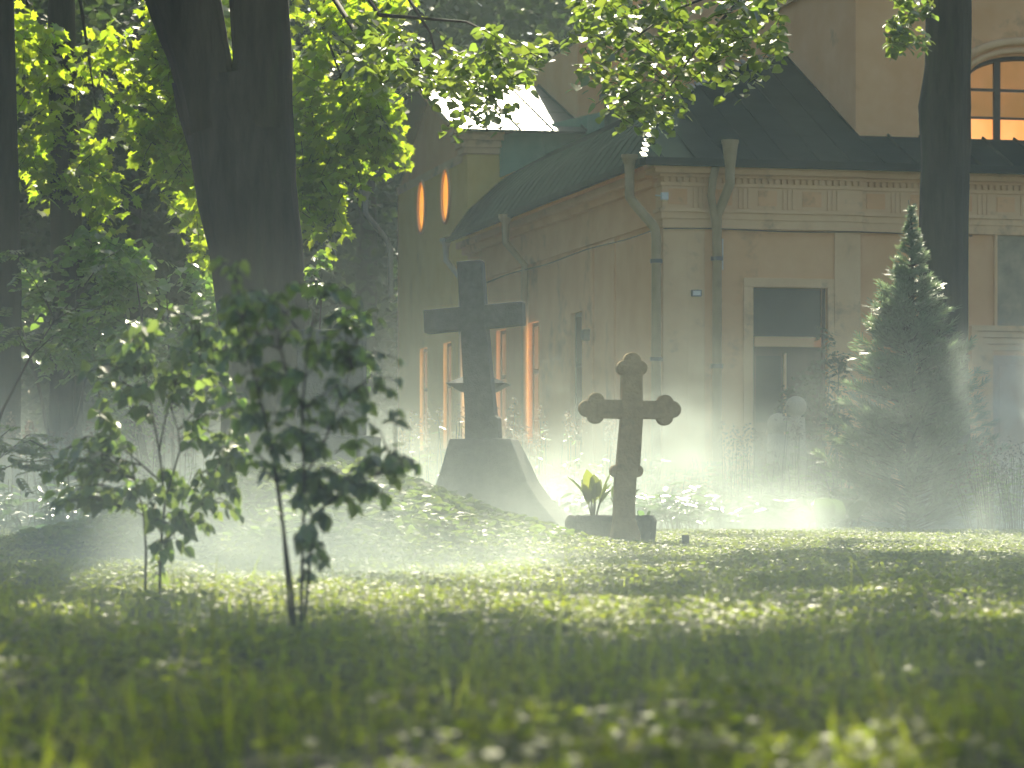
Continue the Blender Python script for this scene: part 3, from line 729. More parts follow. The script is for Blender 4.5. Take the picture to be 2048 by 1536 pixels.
# limbs leading into the canopy over the lawn
for tgt in ((-5.5, 22, 9.5), (-1.0, 21, 10.5), (2.2, 24, 11), (-3.6, 27, 11.5), (.8, 29, 12)):
    s = Vector((-2.5, 31, 5.6 + random.uniform(0, 2))); e = Vector(tgt); mid = s.lerp(e, .5) + Vector((0, 0, 1.2))
    tr.tube([s, s.lerp(mid, .5)+Vector((0, 0, .4)), mid, mid.lerp(e, .5)+Vector((0, 0, .2)), e], [.20, .16, .11, .08, .04], 10)
tr.build('trunk', M['bark'], LT, True)
a = acc(); w = MB()
foliage(a, w, [(760, -40), (1080, -40), (1125, 70), (1120, 100), (1060, 150), (1000, 170), (1030, 225), (960, 245), (870, 250), (840, 165), (780, 150), (690, 110)], 22.5, 26, 210, 8, .092, .45, 16, .34)
foliage(a, w, [(1160, -40), (1590, -40), (1570, 90), (1520, 130), (1490, 190), (1470, 240), (1330, 248), (1235, 240), (1240, 190), (1160, 150), (1190, 90), (1150, 50)], 22.5, 26, 260, 8, .092, .45, 17, .34)
for S0, A, B in (((560, -160, 30.8), (760, 30), (1090, 120)), ((570, -60, 30.8), (740, 110), (1000, 200)), ((1400, -500, 26), (1450, -20), (1200, 130)), ((1420, -500, 26), (1480, 0), (1300, 230)), ((575, -200, 30.8), (800, -30), (900, 230))):
    p, e, r = P(*A, 24.8), P(*B, 23.5), P(*S0); md = p.lerp(e, .5) + Vector((.05, 0, .12)); m0 = r.lerp(p, .5) + Vector((0, 0, .25)); w.tube([r, m0, p, md, e], [.05, .03, .018, .010, .004], 7, cap=False)
w.build('hanging_branches', M['twig'], LT, True)
crown('hanging_leaves', a, LIME, M['lime'], LT)

# canopy out of view: leaf clusters added where shade is wanted, with gaps
def lit(x, d):
    n = math.sin(x*1.7 + .6) * math.cos(d*.95 - .8) + .5*math.sin(x*3.1 - d*1.7)
    v = .55 if n > .15 else .2
    if 11.0 < d < 21.0 and -2.6 < x < .55: v = .95
    elif 10.0 < d < 12.5 and x < -.9: v = .75
    elif d > 24 and x > -1.0: v = .97
    elif d > 21.5 and x > .9: v = .92
    elif 16 < d < 21.5 and -1.5 < x < 2.6: v = .85
    elif 18 <= d < 25 and -1.4 < x < .9: v = .92
    elif 18.5 <= d < 23 and x < -2.0: v = .3
    elif 9.0 < d < 11 and x > .4: v = .2
    if d > 23 and x < -1.0: v = .95
    return v
random.seed(13); a = acc(); a2 = acc()
k = 1/math.tan(SUN_EL)
cells = []
for d in np.arange(1.5, 44, .62):
    for x in np.arange(-max(3.0, .19*d+1.6), max(3.0, .19*d+1.6), .62):
        gx, gd = x + random.uniform(-.3, .3), d + random.uniform(-.3, .3)
        if random.random() < lit(gx, gd): continue
        h = random.uniform(9.0, 13.5) if gd < 30 else random.uniform(10.5, 14)
        cells.append((gx + h*k*math.sin(SUN_AZ), gd + h*k*math.cos(SUN_AZ), h))
for c in cells:
    tgt = a if c[0] < 3.2 else a2
    for _ in range(60):
        o = np.array([random.gauss(0, .30), random.gauss(0, .34), random.gauss(0, .30)]); pp = np.array(c) + o
        tgt[0].append(tuple(pp)); u = (random.gauss(0, 1), random.gauss(0, 1), random.gauss(-.4, .5)); tgt[1].append(u)
        tgt[2].append((random.gauss(0, .6), random.gauss(0, .6), 1)); tgt[3].append(random.uniform(.18, .30))
crown('unseen_canopy', a, LIME, M['unseen_canopy'], LT)

random.seed(14)
# ---- right tree before the facade
RT = empty('lime_tree', (0, 0, 0), 0, 'slender dark lime trunk rising behind the thuja in front of the arched window', 'tree')
DR = 40.0
def tp2(pairs): return [P((a+b)/2, y, DR) for a, b, y in pairs], [(b-a)/2/F*DR for a, b, y in pairs]
pts, rad = tp2([(1815, 1965, 1060), (1828, 1950, 1020), (1834, 1940, 940), (1836, 1934, 800), (1837, 1933, 600), (1838, 1934, 450), (1840, 1937, 350), (1841, 1938, 300), (1837, 1939, 240), (1836, 1939, 215), (1843, 1939, 175), (1849, 1940, 130), (1851, 1941, 60), (1850, 1941, 0), (1846, 1938, -200), (1850, 1930, -600), (1870, 1910, -1200)])
pts[0].z = -.1
tr = MB(); tr.tube(pts, rad, 40, .01, rfun=bark_r(4))
for tgt in ((4.4, 33, 11.5), (8.5, 34, 12), (6.0, 30, 12)):
    s = Vector((5.75, 40, 8.4)); e = Vector(tgt); md = s.lerp(e, .5)+Vector((0, 0, .9)); tr.tube([s, md, e], [.14, .09, .04], 8)
tr.build('trunk', M['bark'], RT, True)
b_ = acc(); w = MB()
foliage(b_, w, [(1785, -30), (1856, -30), (1854, 80), (1800, 98), (1775, 88), (1790, 40)], 37.5, 38.8, 55, 7, .11, .5, 0, .3)
p, e = P(1875, -60, 39.5), P(1800, 70, 38); w.tube([p, p.lerp(e, .5)+Vector((0, 0, .1)), e], [.03, .02, .006], 6)
w.build('hanging_branches', M['twig'], RT, True); crown('hanging_leaves', b_, LIME, M['lime'], RT); crown('unseen_canopy', a2, LIME, M['unseen_canopy'], RT)  # right-hand share of the added shade clusters

random.seed(15)
# ---- maples behind the big trunk
def maple(px, D, wpx, label, polys, n, size=.19, dep=1.8):
    root = empty('maple_tree', (0, 0, 0), 0, label, 'tree', 'sunlit maples')
    b = P(px, 1000, D); tr = MB(); r = wpx/2/F*D
    z0 = g1(b.x, b.y)-.1; zt = 13
    tr.tube([(b.x, b.y, z0), (b.x, b.y, z0+.5), (b.x+.05, b.y, 3), (b.x-.05, b.y, 7), (b.x+.1, b.y, zt)], [r*1.35, r*1.05, r, r*.8, r*.35], 24, .01, rfun=bark_r(px))
    for pg in polys:
        cx = sum(p[0] for p in pg)/len(pg); cy = sum(p[1] for p in pg)/len(pg); e = P(cx, cy, D-.8); s = Vector((b.x, b.y, max(3.0, e.z + 2.2)))
        tr.tube([s, s.lerp(e, .5)+Vector((0, 0, .5)), e], [.05, .028, .006], 8)
    tr.build('trunk', M['bark'], root, True)
    a = acc(); w = MB()
    for pg in polys: foliage(a, w, pg, D-dep, D+dep, n, 7, size, .8, 12, .62, .006)
    w.build('twigs', M['twig'], root); crown('crown', a, MAPLE, M['maple'], root)
maple(128, 41, 66, 'sunlit maple with a dark trunk at the far left of the photo', [[(20, 30), (330, -30), (400, 110), (420, 230), (300, 330), (240, 330), (225, 420), (170, 370), (90, 340), (30, 310), (60, 190), (50, 160)], [(300, -30), (470, -30), (470, 130), (395, 330), (330, 380), (380, 260), (340, 120)]], 260, .18, 1.1)
maple(545, 40, 50, 'bright yellow green maple filling the gap right of the forked trunk', [[(560, -40), (820, -40), (810, 70), (760, 170), (795, 230), (806, 300), (785, 355), (730, 330), (690, 420), (640, 440), (590, 430), (570, 200)]], 420, .17, 1.0)
maple(500, 43, 40, 'shaded maple branch hanging along the left edge of the forked trunk', [[(330, 330), (420, 340), (450, 480), (450, 640), (400, 500)], [(435, -30), (470, -30), (470, 120), (455, 120)]], 60, .17)

random.seed(16)
# ---- plain dark trunks and bushes at left
def trunk_only(px, D, wpx, label):
    b = P(px, 1000, D); r = wpx/2/F*D; root = empty('old_tree', (b.x, b.y, g1(b.x, b.y)-.1), 0, label, 'tree')
    MB().tube([(0, 0, 0), (0, 0, .5), (.03, 0, 3), (-.06, 0, 7), (0, 0, 13)], [r*1.4, r*1.06, r, r*.85, r*.5], 24, .01, rfun=bark_r(px)).build('trunk', M['bark'], root, True)
    a = acc()
    for _ in range(60):
        c = Vector((random.gauss(-3.2, 1.6), random.gauss(0, 2.0), random.uniform(9.5, 15)))
        for _ in range(30):
            a[0].append(tuple(c + Vector((random.gauss(0, .45), random.gauss(0, .45), random.gauss(0, .35))))); a[1].append((random.gauss(0, 1), random.gauss(0, 1), -.4)); a[2].append((random.gauss(0, .5), random.gauss(0, .5), 1)); a[3].append(random.uniform(.12, .2))
    crown('crown', a, LIME, M['unseen_canopy'], root)
trunk_only(8, 38, 60, 'dark old trunk cut by the left edge of the photo')

def bush(label, polys, D, n, size, t, mat, depth=1.4, clump=10, name='leafy_bush', L=.4):
    pg = polys[0]; cx = sum(p[0] for p in pg)/len(pg); b = P(cx, 1000, D); z = g1(b.x, b.y)-.05
    root = empty(name, (0, 0, 0), 0, label, 'bush')
    a = acc(); w = MB()
    for pg in polys: foliage(a, w, pg, D-depth, D+depth, n, 7, size, .45, clump, L)
    for k in range(7):
        pg = random.choice(polys); q_ = random.choice(pg); e = P(q_[0]*.6+cx*.4, q_[1]*.8+180, D+random.uniform(-.5, .5))
        s = Vector((b.x+random.uniform(-.15, .15), b.y+random.uniform(-.15, .15), z)); w.tube([s, s.lerp(e, .5)+Vector((0, 0, .25)), e], [.025, .018, .006], 6)
    w.build('stems', M['twig'], root, True); crown('foliage', a, t, mat, root)
bush('dim green bush under the maple at the left side', [[(20, 430), (160, 450), (280, 500), (330, 620), (250, 720), (100, 760), (0, 780), (-30, 560)]], 40, 300, .14, LIME, M['bush'])
bush('bright green bush close to the left edge of the forked trunk', [[(230, 480), (330, 500), (420, 540), (470, 600), (470, 700), (330, 760), (200, 740), (250, 600)]], 37.5, 280, .13, LIME, M['bush'])
bush('sunlit low bush between the leafy saplings and the dark trunk', [[(180, 690), (420, 690), (440, 960), (200, 960)]], 36.5, 130, .11, OVAL, M['bush'], 1.0)
bush('ivy tuft growing out over the top of the dark gravestone', [[(612, 500), (650, 500), (655, 530), (620, 550)], [(620, 560), (645, 570), (640, 590), (615, 580)], [(640, 610), (735, 615), (742, 690), (720, 705), (680, 640)], [(722, 690), (736, 690), (735, 790), (728, 790)]], 28.2, 10, .075, LIME, M['bush'], .12, 0, 'ivy_tuft', .14)

# ---- climbing plant at the door
bush('slender climbing plant rising in front of the right door jamb', [[(1635, 640), (1655, 640), (1665, 720), (1695, 690), (1690, 760), (1700, 830), (1690, 880), (1610, 880), (1560, 800), (1620, 720), (1645, 700)]], 44.0, 150, .10, OVAL, M['far'], .5, 0, 'climbing_plant', .3)

# ---- distant dark trees
def far_tree(name, h, r, seed, nb=150, mat=M['far']):
    random.seed(seed); root = empty(name)
    MB().tube([(0, 0, -.2), (0, 0, .6), (.1, 0, h*.45), (0, .1, h*.95)], [r*.12, r*.09, r*.07, .03], 12, .03).build('trunk', M['bark'], root, True)
    a = acc()
    for _ in range(nb):
        u = random.random(); z = h*(.10 + .9*u); rr = r*math.sin(math.pi*min(1, (.16+.84*(1-u))**.8*.98))**.6*math.sqrt(random.random())
        t = random.uniform(0, 6.283); c = Vector((rr*math.cos(t), rr*math.sin(t), z))
        for _ in range(34):
            a[0].append(tuple(c + Vector((random.gauss(0, .55), random.gauss(0, .55), random.gauss(0, .4))))); a[1].append((random.gauss(0, 1), random.gauss(0, 1), random.gauss(-.5, .5))); a[2].append((random.gauss(0, .5), random.gauss(0, .5), 1)); a[3].append(random.uniform(.2, .36))
    crown('crown', a, LIME, mat, root); return root
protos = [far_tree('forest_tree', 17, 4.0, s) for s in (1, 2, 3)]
spots = [(-12, 62, .95), (-9.0, 66, 1.0), (-8.0, 71, 1.05), (-9.8, 54, .62), (-7.2, 57, .68), (-6.6, 63, .75), (-2.4, 78, 1.05), (1.8, 80, 1.1), (-13.5, 72, 1.1), (5.5, 84, 1.1), (-7.0, 78, 1.1), (-3.6, 73, .9), (-13, 46, .9), (-12.2, 52, .95), (-11.5, 38, .8)]
random.seed(5)
for i, (x, y, s) in enumerate(spots):
    o = protos[i] if i < 3 else copy_tree(protos[i % 3])
    o.location = (x, y, 0); o.rotation_euler = (0, 0, random.uniform(0, 6)); o.scale = (s, s, s)
    tag(o, 'dark hazy broadleaf tree in the deep shade behind the maples and the chapel', 'tree', 'dark trees of the wood behind')
a = acc(); random.seed(8)
for _ in range(26000):
    x = random.uniform(-34, 30); y = random.uniform(88, 96) + abs(x)*.1; z = random.uniform(0, 17)
    a[0].append((x, y, z)); a[1].append((random.gauss(0, 1), random.gauss(0, .6), random.gauss(-.5, .5))); a[2].append((random.gauss(0, .6), random.gauss(-.8, .5), .8)); a[3].append(random.uniform(.4, .75))
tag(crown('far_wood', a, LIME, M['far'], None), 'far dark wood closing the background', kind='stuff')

# ---- thuja
DT = 36.0; b = P(1822, 1060, DT); TZ0 = g1(b.x, b.y)-.03
th = empty('thuja_tree', (b.x, b.y, TZ0), 0, 'feathery conical thuja standing in the mist before the portal', 'conifer')
H = CZ + (HY-400)/F*DT - TZ0
prof = [(0, .75), (.10, 1.0), (.20, 1.12), (.30, .92), (.42, .76), (.52, .58), (.62, .45), (.72, .30), (.80, .18), (.87, .09), (.94, .03), (1, .004)]
def pr(u):
    for (u0, r0), (u1, r1) in zip(prof[:-1], prof[1:]):
        if u <= u1: return r0 + (r1-r0)*(u-u0)/(u1-u0)
    return .01
random.seed(21); a = acc(); w = MB()
w.tube([(0, 0, 0), (0, 0, H*.5), (.02, 0, H*.9), (-.03, 0, H)], [.07, .045, .014, .004], 8)
NB = 520
for i in range(NB):
    u = (i + random.random())/NB; u = u**.85; z = H*(.03 + .95*u); L = pr(min(1, .03+.95*u))*random.uniform(.62, 1.12); t = random.uniform(0, 6.283)
    d = Vector((math.cos(t), math.sin(t), 0)); lift = random.uniform(.25, .55)
    pts = [Vector((0, 0, z-.15*L)) + d*(L*s) + Vector((0, 0, L*(lift*s - .55*lift*s*s*(1-s)))) for s in (0, .35, .7, 1)]
    w.tube(pts, [.010, .007, .004, .002], 4, cap=False)
    n = int(8 + 26*L)
    for j in range(n):
        s = random.uniform(.25, 1.0); p = pts[0].lerp(pts[-1], s); k_ = min(2, int(s*3)); p = pts[k_].lerp(pts[k_+1], s*3-k_) if s < 1 else pts[-1]
        sd = d.cross(Vector((0, 0, 1)))*random.choice((-1, 1))
        uu = d*random.uniform(.4, 1.1) + sd*random.uniform(0, .8) + Vector((0, 0, random.uniform(-.15, .75)))
        a[0].append(tuple(p)); a[1].append(tuple(uu)); a[2].append((random.gauss(0, .4), random.gauss(0, .4), 1)); a[3].append(random.uniform(.11, .23)*min(1, .35+L*1.6))
w.build('trunk', M['twig'], th, True); crown('foliage', a, SPRAY, M['thuja'], th)

# ---- saplings in the foreground
def lilac(name, D, stems, polys, npoly, size, label, seed):
    random.seed(seed); b = P(stems[0][0][0], stems[0][0][1], D); root = empty(name, (0, 0, 0), 0, label, 'sapling')
    w = MB(); a = acc(); W3 = []
    for st in stems:
        dd = random.uniform(-.25, .25); n = len(st)
        pts = [P(x, y, D + dd*i/max(1, n-1)) for i, (x, y) in enumerate(st)]
        if st[0][1] > 1150: pts[0].z = g1(pts[0].x, pts[0].y)-.03
        r0 = .0075 if st[0][1] > 1000 else .005
        w.tube(pts, [r0*(1-.65*i/(n-1)) for i in range(n)], 7); W3.append(pts)
    nodes = [p for pts in W3 for p in pts[1:]] + [pts[i].lerp(pts[i+1], .5) for pts in W3 for i in range(len(pts)-1)]
    for pg, n in zip(polys, npoly):
        k = 0; x0, x1 = min(p[0] for p in pg), max(p[0] for p in pg); y0, y1 = min(p[1] for p in pg), max(p[1] for p in pg)
        while k < n:
            x, y = random.uniform(x0, x1), random.uniform(y0, y1)
            if not inpoly(x, y, pg): continue
            e = P(x, y, D + random.gauss(0, .16)); s = min(nodes, key=lambda q_: (q_-e).length + max(0, q_.z-e.z)*1.5)
            L = (e-s).length
            if L > .34: s = s.lerp(e, (L-.30)/L)
            md = s.lerp(e, .55) + Vector((0, 0, .04)); w.tube([s, md, e], [.0032, .0026, .0015], 5, cap=False)
            d = (e-md).normalized()
            sd = d.cross(Vector((0, 0, 1))); sd = sd.normalized() if sd.length > .1 else Vector((1, 0, 0))
            for t in (.3, .68, 1.0):
                c = s.lerp(md, t/.55) if t < .55 else md.lerp(e, (t-.55)/.45)
                for sg in ((-1, 1) if t < 1 else (-.5, .5)):
                    u = d*(.5 if sg else 1.2) + sd*sg*random.uniform(.6, 1.1) + Vector((random.gauss(0, .2), random.gauss(0, .3), -random.uniform(.15, 1.0)))
                    nn = Vector((random.gauss(0, .35), random.gauss(0, .4)-.05, random.uniform(.5, 1)))
                    a[0].append(tuple(c)); a[1].append(tuple(u)); a[2].append(tuple(nn)); a[3].append(size*random.uniform(.5, 1.1))
            k += 1
    w.build('stems', M['twig'], root, True); crown('foliage', a, LILAC, M['lilac'], root)
lilac('lilac_sapling', 10.3,
      [[(600, 1268), (603, 1180), (606, 1080), (608, 960), (604, 820), (615, 690), (640, 600)], [(592, 1262), (584, 1180), (570, 1080), (556, 970), (535, 850), (500, 720), (470, 560)], [(606, 1080), (650, 1010), (720, 960), (790, 940)], [(608, 960), (660, 860), (700, 740)], [(585, 1180), (566, 1060), (548, 940)], [(604, 820), (560, 700), (540, 620)], [(604, 1180), (622, 1100), (632, 1050)]],
      [[(425, 620), (520, 560), (700, 580), (800, 660), (800, 830), (760, 930), (640, 1000), (500, 980), (430, 820)], [(560, 930), (700, 930), (800, 960), (800, 1010), (700, 1010), (590, 1010)], [(600, 1040), (650, 1030), (650, 1170), (590, 1150)], [(430, 520), (500, 500), (520, 600), (450, 600)], [(740, 880), (850, 940), (800, 960), (740, 930)]],
      [104, 26, 9, 6, 12], .058, 'tall leafy lilac sapling on two thin stems in the foreground grass', 31)
lilac('lilac_sapling', 13.6,
      [[(318, 1196), (322, 1090), (330, 1000), (318, 900), (300, 800), (280, 700)], [(290, 1190), (292, 1100), (286, 1020), (270, 960)], [(330, 1000), (360, 900), (356, 860), (330, 780)], [(318, 900), (330, 840), (350, 770), (390, 690)], [(318, 960), (250, 900), (200, 860)], [(322, 1090), (400, 1010), (450, 950)]],
      [[(150, 740), (230, 660), (350, 610), (460, 640), (520, 760), (490, 880), (340, 800), (200, 850)], [(120, 880), (260, 860), (270, 950), (190, 1020), (75, 1000)], [(240, 960), (470, 930), (480, 1040), (380, 1060), (260, 1050)], [(400, 860), (480, 850), (500, 960), (420, 950)], [(280, 1080), (380, 1060), (430, 1080), (300, 1120)], [(270, 1120), (330, 1110), (330, 1180), (270, 1180)]],
      [90, 48, 40, 20, 7, 1], .074, 'spreading lilac sapling with dark drooping leaves left of the tall one', 37)

# ---- rowan sapling at the far left edge
random.seed(41); rw = empty('rowan_sapling', (0, 0, 0), 0, 'thin slanting rowan stem with small feathery leaves at the left edge', 'sapling')
w = MB(); a = acc(); Dr = 20.0
main = [P(-70, 1100, Dr), P(-40, 960, Dr), P(5, 820, Dr), (P(60, 715, Dr)), P(110, 640, Dr), P(170, 570, Dr)]
main[0].z = g1(main[0].x, main[0].y)-.03
w.tube(main, [.014, .012, .010, .007, .005, .002], 7)
tw = [((60, 715), (150, 660)), ((110, 640), (60, 560)), ((110, 640), (200, 620)), ((60, 715), (10, 640)), ((-40, 960), (60, 880)), ((-40, 960), (110, 920)), ((-30, 930), (30, 850)), ((60, 880), (130, 950)), ((20, 900), (90, 870)), ((170, 570), (240, 500)), ((110, 640), (20, 500))]
for s, e in tw:
    s, e = P(*s, Dr), P(*e, Dr+random.uniform(-.4, .4)); md = s.lerp(e, .5)+Vector((0, 0, .05)); w.tube([s, md, e], [.005, .004, .002], 5, cap=False)
    for k in range(12):
        c = s.lerp(e, random.uniform(.3, 1.0)) + Vector((random.gauss(0, .03), random.gauss(0, .08), random.gauss(0, .02)))
        d = Vector((random.gauss(0, 1), random.gauss(0, .6), random.uniform(-.7, .3))).normalized(); sd = d.cross(Vector((random.gauss(0, .3), random.gauss(0, .3), 1))).normalized()
        Lr = random.uniform(.10, .16)
        for j in range(6):
            p = c + d*(Lr*(j+.6)/6)
            for sg in (-1, 1):
                a[0].append(tuple(p)); a[1].append(tuple(d*.5+sd*sg)); a[2].append((random.gauss(0, .3), random.gauss(0, .3), 1)); a[3].append(.05*random.uniform(.8, 1.2))
w.build('stems', M['twig'], rw, True); crown('foliage', a, OVAL, M['lilac'], rw)

# ---- herbaceous bank in front of the chapel
def herb(x, y, h, nst, spread, leafs, t, mat, label, group, name, plume=0, cat='plant', parts=None):
    root = empty(name, (x, y, g1(x, y)-.02), 0, label, cat, group)
    w = MB(); a = acc(); pl = acc()
    for k in range(nst):
        ang = random.uniform(0, 6.283); r = spread*math.sqrt(random.random()); hh = h*random.uniform(.7, 1.05)
        p0 = Vector((.4*r*math.cos(ang), .4*r*math.sin(ang), 0)); p1 = Vector((r*math.cos(ang), r*math.sin(ang), hh))
        w.tube([p0, p0.lerp(p1, .5)+Vector((0, 0, .03)), p1], [.006, .005, .003], 5, cap=False)
        for j in range(leafs[0]):
            s = random.uniform(.25, .98); c = p0.lerp(p1, s); t2 = random.uniform(0, 6.283)
            a[0].append(tuple(c)); a[1].append((math.cos(t2), math.sin(t2), random.uniform(-.4, .5))); a[2].append((random.gauss(0, .35), random.gauss(0, .35), 1)); a[3].append(leafs[1]*random.uniform(.6, 1.2))
        if plume and random.random() < .8:
            for j in range(plume):
                s = random.random(); wd = .05*(1-s)+.012; c = p1 + Vector((random.gauss(0, wd), random.gauss(0, wd), .26*s - .05))
                pl[0].append(tuple(c)); pl[1].append((random.gauss(0, 1), random.gauss(0, 1), random.uniform(-1.4, .2))); pl[2].append((random.gauss(0, 1), random.gauss(0, 1), .6)); pl[3].append(random.uniform(.025, .05))
    w.build('stems', M['twig'], root); crown('leaves', a, t, mat, root)
    if plume and pl[0]: crown('plumes', pl, OVAL, M['plume'], root)
    return root
random.seed(51)
hs = [(px, D) for px in range(1080, 1700, 44) for D in (36.3, 37.9)]
for i, (px, D) in enumerate(hs):
    b = P(px + random.uniform(-18, 18), 1000, D + random.uniform(-.6, .6))
    herb(b.x, b.y, random.uniform(.42, .62), 9, .30, (5, .19), OVAL, M['hosta'], 'knee high broad leaved herb in the misty bed before the chapel', 'herbs in the bed before the chapel', 'leafy_herb')
for i, px in enumerate(range(1110, 1720, 50)):
    b = P(px + random.uniform(-20, 20), 1000, 40.5 + random.uniform(-.8, .8))
    herb(b.x, b.y, random.uniform(.8, 1.0), 14, .42, (10, .14), OVAL, M['bush'], 'waist high dark herb clump close to the chapel wall', 'dark herbs at the foot of the chapel wall', 'tall_herb')
for i, px in enumerate((800, 830, 862, 905, 918, 1022, 1035, 1060, 1078, 1100, 1140, 1205, 1452, 1475, 1494, 1520, 1548, 1596, 1612)):
    D = 39.3 + random.uniform(-.6, .6); b = P(px, 1000, D)
    herb(b.x, b.y, random.uniform(1.15, 1.5) if px > 1400 or px < 950 else random.uniform(1.2, 1.6), 4, .20, (7, .11), NARROW, M['bush'], 'tall stem with a pale feathery flower plume before the chapel', 'plumed stems before the chapel', 'plumed_herb', 28)
for i, px in enumerate((30, 60, 92, 125, 150, 185, 232, 290, 360, 400, 455)):
    D = 35 + random.uniform(-.8, .8); b = P(px, 1000, D)
    herb(b.x, b.y, random.uniform(1.0, 1.35), 4, .25, (7, .11), NARROW, M['bush'], 'tall stem with a pale drooping plume among the saplings at left', 'plumed stems at the left', 'plumed_herb', 46)
for i, px in enumerate(range(-20, 470, 48)):
    b = P(px + random.uniform(-15, 15), 1000, 31.5 + random.uniform(-2.0, 2.0))
    herb(b.x, b.y, random.uniform(.45, .7), 11, .40, (8, .15), OVAL, M['hosta'], 'sunlit weed clump on the rise behind the ivy mound at left', 'sunlit weeds at the left', 'weed_clump')
for px, D, h in ((1985, 34, .95), (2035, 33.5, .9), (1960, 34.8, .7), (2010, 35, .8)):
    b = P(px, 1000, D); herb(b.x, b.y, h, 16, .34, (12, .12), NARROW, M['bush'], 'feathery reddish green herb clump right of the thuja', 'feathery herbs at the right edge', 'feathery_herb', 12)
b = P(1668, 1055, 35.0)
potted(1668, 1062, 35.0, 85, 10, .75, 'big leaved hosta clump at the left foot of the thuja', M['hosta'], 1.1, 'hosta_plant', ROUND)

# ------------------------------------------------------------------ grass, ground cover, ivy
def field(n, d0, d1, half=.19, pad=.35, power=1.0):
    d = np.sqrt(rng.random(n)*(d1**2-d0**2)+d0**2); x = (rng.random(n)*2-1)*(half*d+pad); return x, d
def clumpw(x, y, s=1.0, ph=0.):
    return .5 + .25*np.sin(x*2.1*s+ph)*np.cos(y*1.3*s+ph*2) + .25*np.sin(x*5.3*s-y*2.9*s+ph)
def grass(name, n, d0, d1, h0, h1, label, w=.03, thr=0., mound=True):
    x, d = field(n, d0, d1); keep = rng.random(n) < np.clip(clumpw(x, d, 1.0, 1.3)*1.5 - thr, .08, 1)
    x, d = x[keep], d[keep]; z = gz(x, d)
    ml = (z > .18) & (d < 30) & (d > 18); sel = ~ml | (rng.random(len(x)) < .12); x, d, z = x[sel], d[sel], z[sel]
    m = len(x); a = rng.random(m)*6.283; tilt = rng.normal(0, .22, (m, 2))
    U = np.stack([tilt[:, 0], tilt[:, 1], np.ones(m)], 1); N = np.stack([np.cos(a), np.sin(a), np.zeros(m)], 1)
    S = (h0 + (h1-h0)*rng.random(m)**1.7)*np.clip(.6+clumpw(x, d, .7, 4.)*.8, .5, 1.3)*np.clip(1.25-d/26., .30, 1.)
    o = None
    ps = np.stack([x, d, z-.01], 1); third = np.arange(m) % 3
    tvs = [blade_t(b, w) for b in (.12, .35, .65)]
    # one object: three bends joined into one mesh
    P3 = []; 
    V = []; L = []; T = []; off = 0
    Un = unit(U); W = unit(np.cross(Un, N)); Nn = np.cross(W, Un)
    for k, (tv, tf) in enumerate(tvs):
        s = third == k; tv = np.array(tv); q_ = ps[s]; n_ = len(q_); kk = len(tv)
        vv = np.empty((n_, kk, 3), np.float32)
        for j in range(kk): vv[:, j] = q_ + S[s][:, None]*(W[s]*tv[j, 0] + Un[s]*tv[j, 1] + Nn[s]*tv[j, 2])
        V.append(vv.reshape(-1, 3)); li = np.concatenate([np.array(f) for f in tf])
        L.append((np.arange(n_)[:, None]*kk + li[None, :]).ravel() + off); T.append(np.tile([len(f) for f in tf], n_)); off += n_*kk
    V = np.concatenate(V); L = np.concatenate(L).astype(np.int32); T = np.concatenate(T).astype(np.int32); st = np.concatenate([[0], np.cumsum(T)[:-1]]).astype(np.int32)
    me = bpy.data.meshes.new(name); me.vertices.add(len(V)); me.vertices.foreach_set('co', V.ravel()); me.loops.add(len(L)); me.loops.foreach_set('vertex_index', L)
    me.polygons.add(len(T)); me.polygons.foreach_set('loop_start', st); me.polygons.foreach_set('loop_total', T); me.update(calc_edges=True)
    return tag(link_mesh(name, me, M['grass']), label, kind='stuff')
grass('grass', 220000, 4.2, 42, .05, .14, 'short lawn grass over the graveyard', .026)
grass('long_grass', 9000, 5.2, 34, .12, .28, 'taller scattered grass blades in the lawn', .018, .35)
def cover(name, n, d0, d1, size, h, mat, t, label, cond=None, up=1.0):
    x, d = field(n, d0, d1); keep = rng.random(n) < np.clip(clumpw(x, d, .8, .4)*1.6-.1, .15, 1); x, d = x[keep], d[keep]
    z = gz(x, d)
    if cond is not None:
        s = cond(x, d, z); x, d, z = x[s], d[s], z[s]
    m = len(x); a = rng.random(m)*6.283
    U = np.stack([np.cos(a), np.sin(a), rng.normal(.0, .3, m)], 1); N = np.stack([rng.normal(0, .3, m), rng.normal(0, .3, m), np.full(m, up)], 1)
    return tag(leaf_mesh(name, np.stack([x, d, z + h[0] + (h[1]-h[0])*rng.random(m)], 1), U, N, size*(.55+.7*rng.random(m)), t[0], t[1], mat), label, kind='stuff')
cover('ground_cover', 330000, 4.2, 34, .024, (.01, .065), M['cover'], ROUND, 'low leafy weeds spread through the lawn', lambda x, d, z: (z < .25))
cover('ivy', 120000, 17, 31, .075, (.0, .07), M['ivy'], LIME, 'ivy covering the mound before the tall cross', lambda x, d, z: (z > .10) & (x < 1.2), .8)

# ------------------------------------------------------------------ air: haze, ground mist, smoke
def vol_mat(name, col, dens, aniso=.55, noise=None):
    m, n, l = newmat(name)
    out = n.new('ShaderNodeOutputMaterial'); v = n.new('ShaderNodeVolumePrincipled')
    v.inputs['Color'].default_value = (*col, 1); v.inputs['Density'].default_value = dens; v.inputs['Anisotropy'].default_value = aniso
    l.new(v.outputs[0], out.inputs['Volume']); return m, n, l, v
hm = vol_mat('haze_air', (.74, .95, .96), .0006, .5)[0]
tag(MB().box(-40, 40, -3, 100, -1, 19).build('haze', hm), 'pale haze filling the graveyard', kind='stuff')

